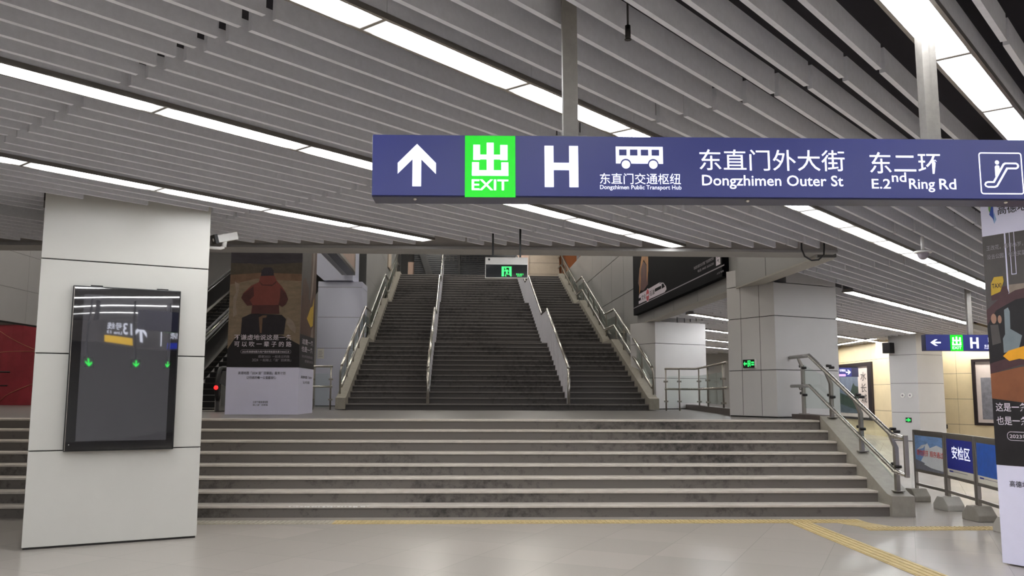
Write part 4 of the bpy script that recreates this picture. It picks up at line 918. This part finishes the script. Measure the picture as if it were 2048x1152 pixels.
m = MB('paint_blue'); m.rect(pl, a0+.35, a0+2.9, z0+.25, z1-.16, .025); m.m('paint_green'); m.pp(pl, [(a0+.35, 1.0), (a0+.35, 1.75), (a0+1.0, 1.65), (a0+1.8, 1.55), (a0+2.2, 2.0), (a0+2.35, 2.12), (a0+2.5, 2.0), (a0+2.9, 1.95), (a0+2.9, .9)], .027); m.m('paint_slate'); m.pp(pl, [(a0+.35, .83), (a0+2.9, .83), (a0+2.9, .95), (a0+.35, 1.25)], .029); m.build('landscape', o)
for t, z in (('水', 2.2), ('长', 1.72), ('城', 1.28)): mm = MB('ink'); mm.text(pl, t, a0+3.2, a0+3.85, z, z+.36, .026, .0); mm.build('calligraphy', o)
pl = Pl(pw, -PB); o = thing('framed_picture', 'framed picture with a white mount, partly hidden by the printed pillar wrap', 'picture', pw-PB*3+UP*.5)
m = MB('wood_black'); a0, a1, z0, z1 = 1.52, 5.0, .52, 2.93; n = pl.n
m.obox(pw, pl.r, UP, n, a0, a1, z0, z0+.1, 0, .08); m.obox(pw, pl.r, UP, n, a0, a1, z1-.1, z1, 0, .08); m.obox(pw, pl.r, UP, n, a0, a0+.12, z0+.1, z1-.1, 0, .08); m.obox(pw, pl.r, UP, n, a1-.12, a1, z0+.1, z1-.1, 0, .08); m.build('frame', o)
m = MB('scroll'); m.rect(pl, a0+.1, a1-.1, z0+.08, z1-.08, .02); m.build('mount', o); m = MB('poster_dusk'); m.rect(pl, a0+.3, a1-.3, z0+.22, 2.25, .025); m.build('print', o)

# ------------------------------------------------------------------ barriers with posters, concrete bases
J = [Vector((6.74, 13.4, 0)), Vector((6.66, 12.33, 0)), Vector((6.5, 11.3, 0)), Vector((6.3, 10.28, 0))]
BL = ['steel barrier with a sky poster in red letters, nearest the stair handrail', 'steel barrier with a dark blue poster in large white characters', 'steel barrier with a brighter blue poster, half behind the printed pillar wrap']
for i in range(3):
    d = (J[i+1]-J[i]); L = d.length; o = thing('barrier', BL[i], 'barrier', J[i], math.atan2(d.y, d.x), 'poster barriers beside the front steps')
    for x in (.035, L-.035): m = MB('steel_dull'); m.box(x-.022, x+.022, -.022, .022, .195, 1.08); m.build('upright', o, bevel=.004, local=True)
    for z, nm in ((1.06, 'top_rail'), (.47, 'middle_rail'), (.26, 'lower_rail')): m = MB('steel_dull'); m.box(.057, L-.057, -.018, .018, z-.02, z+.02); m.build(nm, o, local=True)
    m = MB('steel_dull'); m.box(.057, L-.057, -.01, .01, 1.0, 1.04); m.build('poster_rail', o, local=True)
    m = MB('poster_cream'); m.box(.06, L-.06, -.008, .008, .49, 1.0); b = m.build('poster', o, local=True)
    pl = Pl((0, -.008, 0), (1, 0, 0)); a0, a1 = .065, L-.065
    if i == 0:
        m = MB('poster_sky'); m.rect(pl, a0, a1, .49, 1.0, .0015); m.m('poster_cloud'); m.pp(pl, [(.25, .62), (.38, .72), (.42, .86), (.5, .9), (.58, .83), (.8, .88), (a1, .85), (a1, .6), (.6, .56)], .002); m.pp(pl, [(.12, .78), (.3, .86), (.45, .88), (.35, .82)], .002)
        m.m('poster_dusk'); m.pp(pl, [(a0, .49), (a1, .49), (a1, .54), (.6, .56), (.35, .6), (a0, .64)], .0025); m.m('poster_cloud'); m.pp(pl, [(.35, .58), (.5, .62), (.7, .68), (.95, .62), (a1, .6), (a1, .52), (.6, .54)], .003); m.build('poster_print', b, local=True)
        [MB('poster_red').text(pl, t, p, q, .7, .79, .004, .03).build('poster_lettering', b, local=True) for t, p, q in (('请勿拥挤', a0+.05, a0+.46), ('顺序通过', a0+.51, a1))]
    else:
        m = MB('poster_blue' if i == 1 else 'poster_azure'); m.rect(pl, a0, a1, .585, 1.0, .0015); m.m('poster_blue'); m.rect(pl, a0+.06, a0+.2, .545, .565, .0015); m.m('poster_dim'); m.rect(pl, a0+.2, a0+.7, .55, .558, .0015); m.build('poster_print', b, local=True)
        if i == 1: m = MB('letter_white'); m.text(pl, '安检区', .25, .88, .735, .91, .003, .016); m.build('poster_lettering', b, local=True)
BB = ['dark grey concrete base at the far end of the poster barriers, beside the stair kerb', 'pale topped concrete base between the sky poster and the dark blue poster', 'concrete base between the two blue posters, next to the printed pillar wrap', 'concrete base at the near end of the poster barriers']
for i, p in enumerate(J):
    o = thing('concrete_base', BB[i], 'concrete base', p, rad(6), 'concrete bases of the barriers'); hx, hy = .13, .17
    m = MB('concrete' if i in (0, 2) else 'concrete_pale'); sec = [(-hy, 0), (hy, 0), (hy, .08), (.07, .19), (-.07, .19), (-hy, .08)]
    m.extr([(-hx, y, z) for y, z in sec], (2*hx, 0, 0)); m.build('block', o, bevel=.01, local=True)
# paper notice, chipped paint
o = thing('paper_notice', 'white paper notice stuck on the blue grey pillar left of the stairs', 'notice', (-5.02, 27.99, 2.7))
m = MB('white_paint'); m.box(-5.13, -4.92, 27.988, 27.998, 2.7, 3.02); m.build('sheet', o); m = MB('poster_dim')
pl = Pl((-5.13, 27.987, 2.7), (1, 0, 0))
for k in range(4): m.rect(pl, .04, .17-.02*(k % 2), .06+.055*k, .075+.055*k, .001)
m.build('print', o)
rr = random.Random(3); m = MB('white_paint')
for k in range(22):
    x = -2.45+k*.048+rr.uniform(-.01, .01); wd = rr.uniform(.02, .05); hh = rr.uniform(.006, .02); z = .149
    m.extr([(x, Y0-.0225, z-hh*.4), (x+wd*.4, Y0-.0225, z-hh), (x+wd, Y0-.0225, z-hh*.6), (x+wd*.9, Y0-.0225, z), (x+wd*.2, Y0-.0225, z)], (0, -.001, 0))
m.build('paint_chips', fs, label='white chipped paint on the lowest nosing')
# ------------------------------------------------------------------ tactile paving
def tactile(label, x0, x1, y0, y1, mt, along):
    o = thing('trim_3', label, 'tactile paving', (x0, y0, 0), kind='structure'); m = MB(mt); m.box(x0, x1, y0, y1, .0, .005); m.build('strip', o); m = MB(mt)
    if along: 
        for k in range(4): x = x0+(x1-x0)*(.125+.25*k); m.box(x-.018, x+.018, y0+.02, y1-.02, .005, .010)
    else:
        n = int((x1-x0)/.06)
        for k in range(n): x = x0+.06*k+.03; m.box(x-.016, x+.016, y0+.03, y1-.03, .005, .010)
    m.build('ribs', o)
tactile('worn grey tactile strip on the floor in front of the left part of the steps', -4.0, -1.8, 11.12, 11.42, 'tactile_grey', False)
tactile('yellow tactile strip on the floor along the bottom step', -1.8, 4.95, 11.12, 11.42, 'tactile_yellow', False)
tactile('yellow tactile path running from the strip by the steps towards the viewer', 3.94, 4.22, 2.5, 11.12, 'tactile_yellow', True)
tactile('yellow tactile strip past the end of the steps towards the barriers', 4.7, 9.5, 10.5, 10.78, 'tactile_yellow', False)
o = thing('trim_3', 'slanted yellow tactile piece joining the two strips by the step end', 'tactile paving', (4.8, 10.9, 0), kind='structure')
m = MB('tactile_yellow'); m.extr([(4.55, 11.12, 0), (4.95, 11.12, 0), (5.1, 10.78, 0), (4.72, 10.78, 0)], (0, 0, .005)); m.build('strip', o)
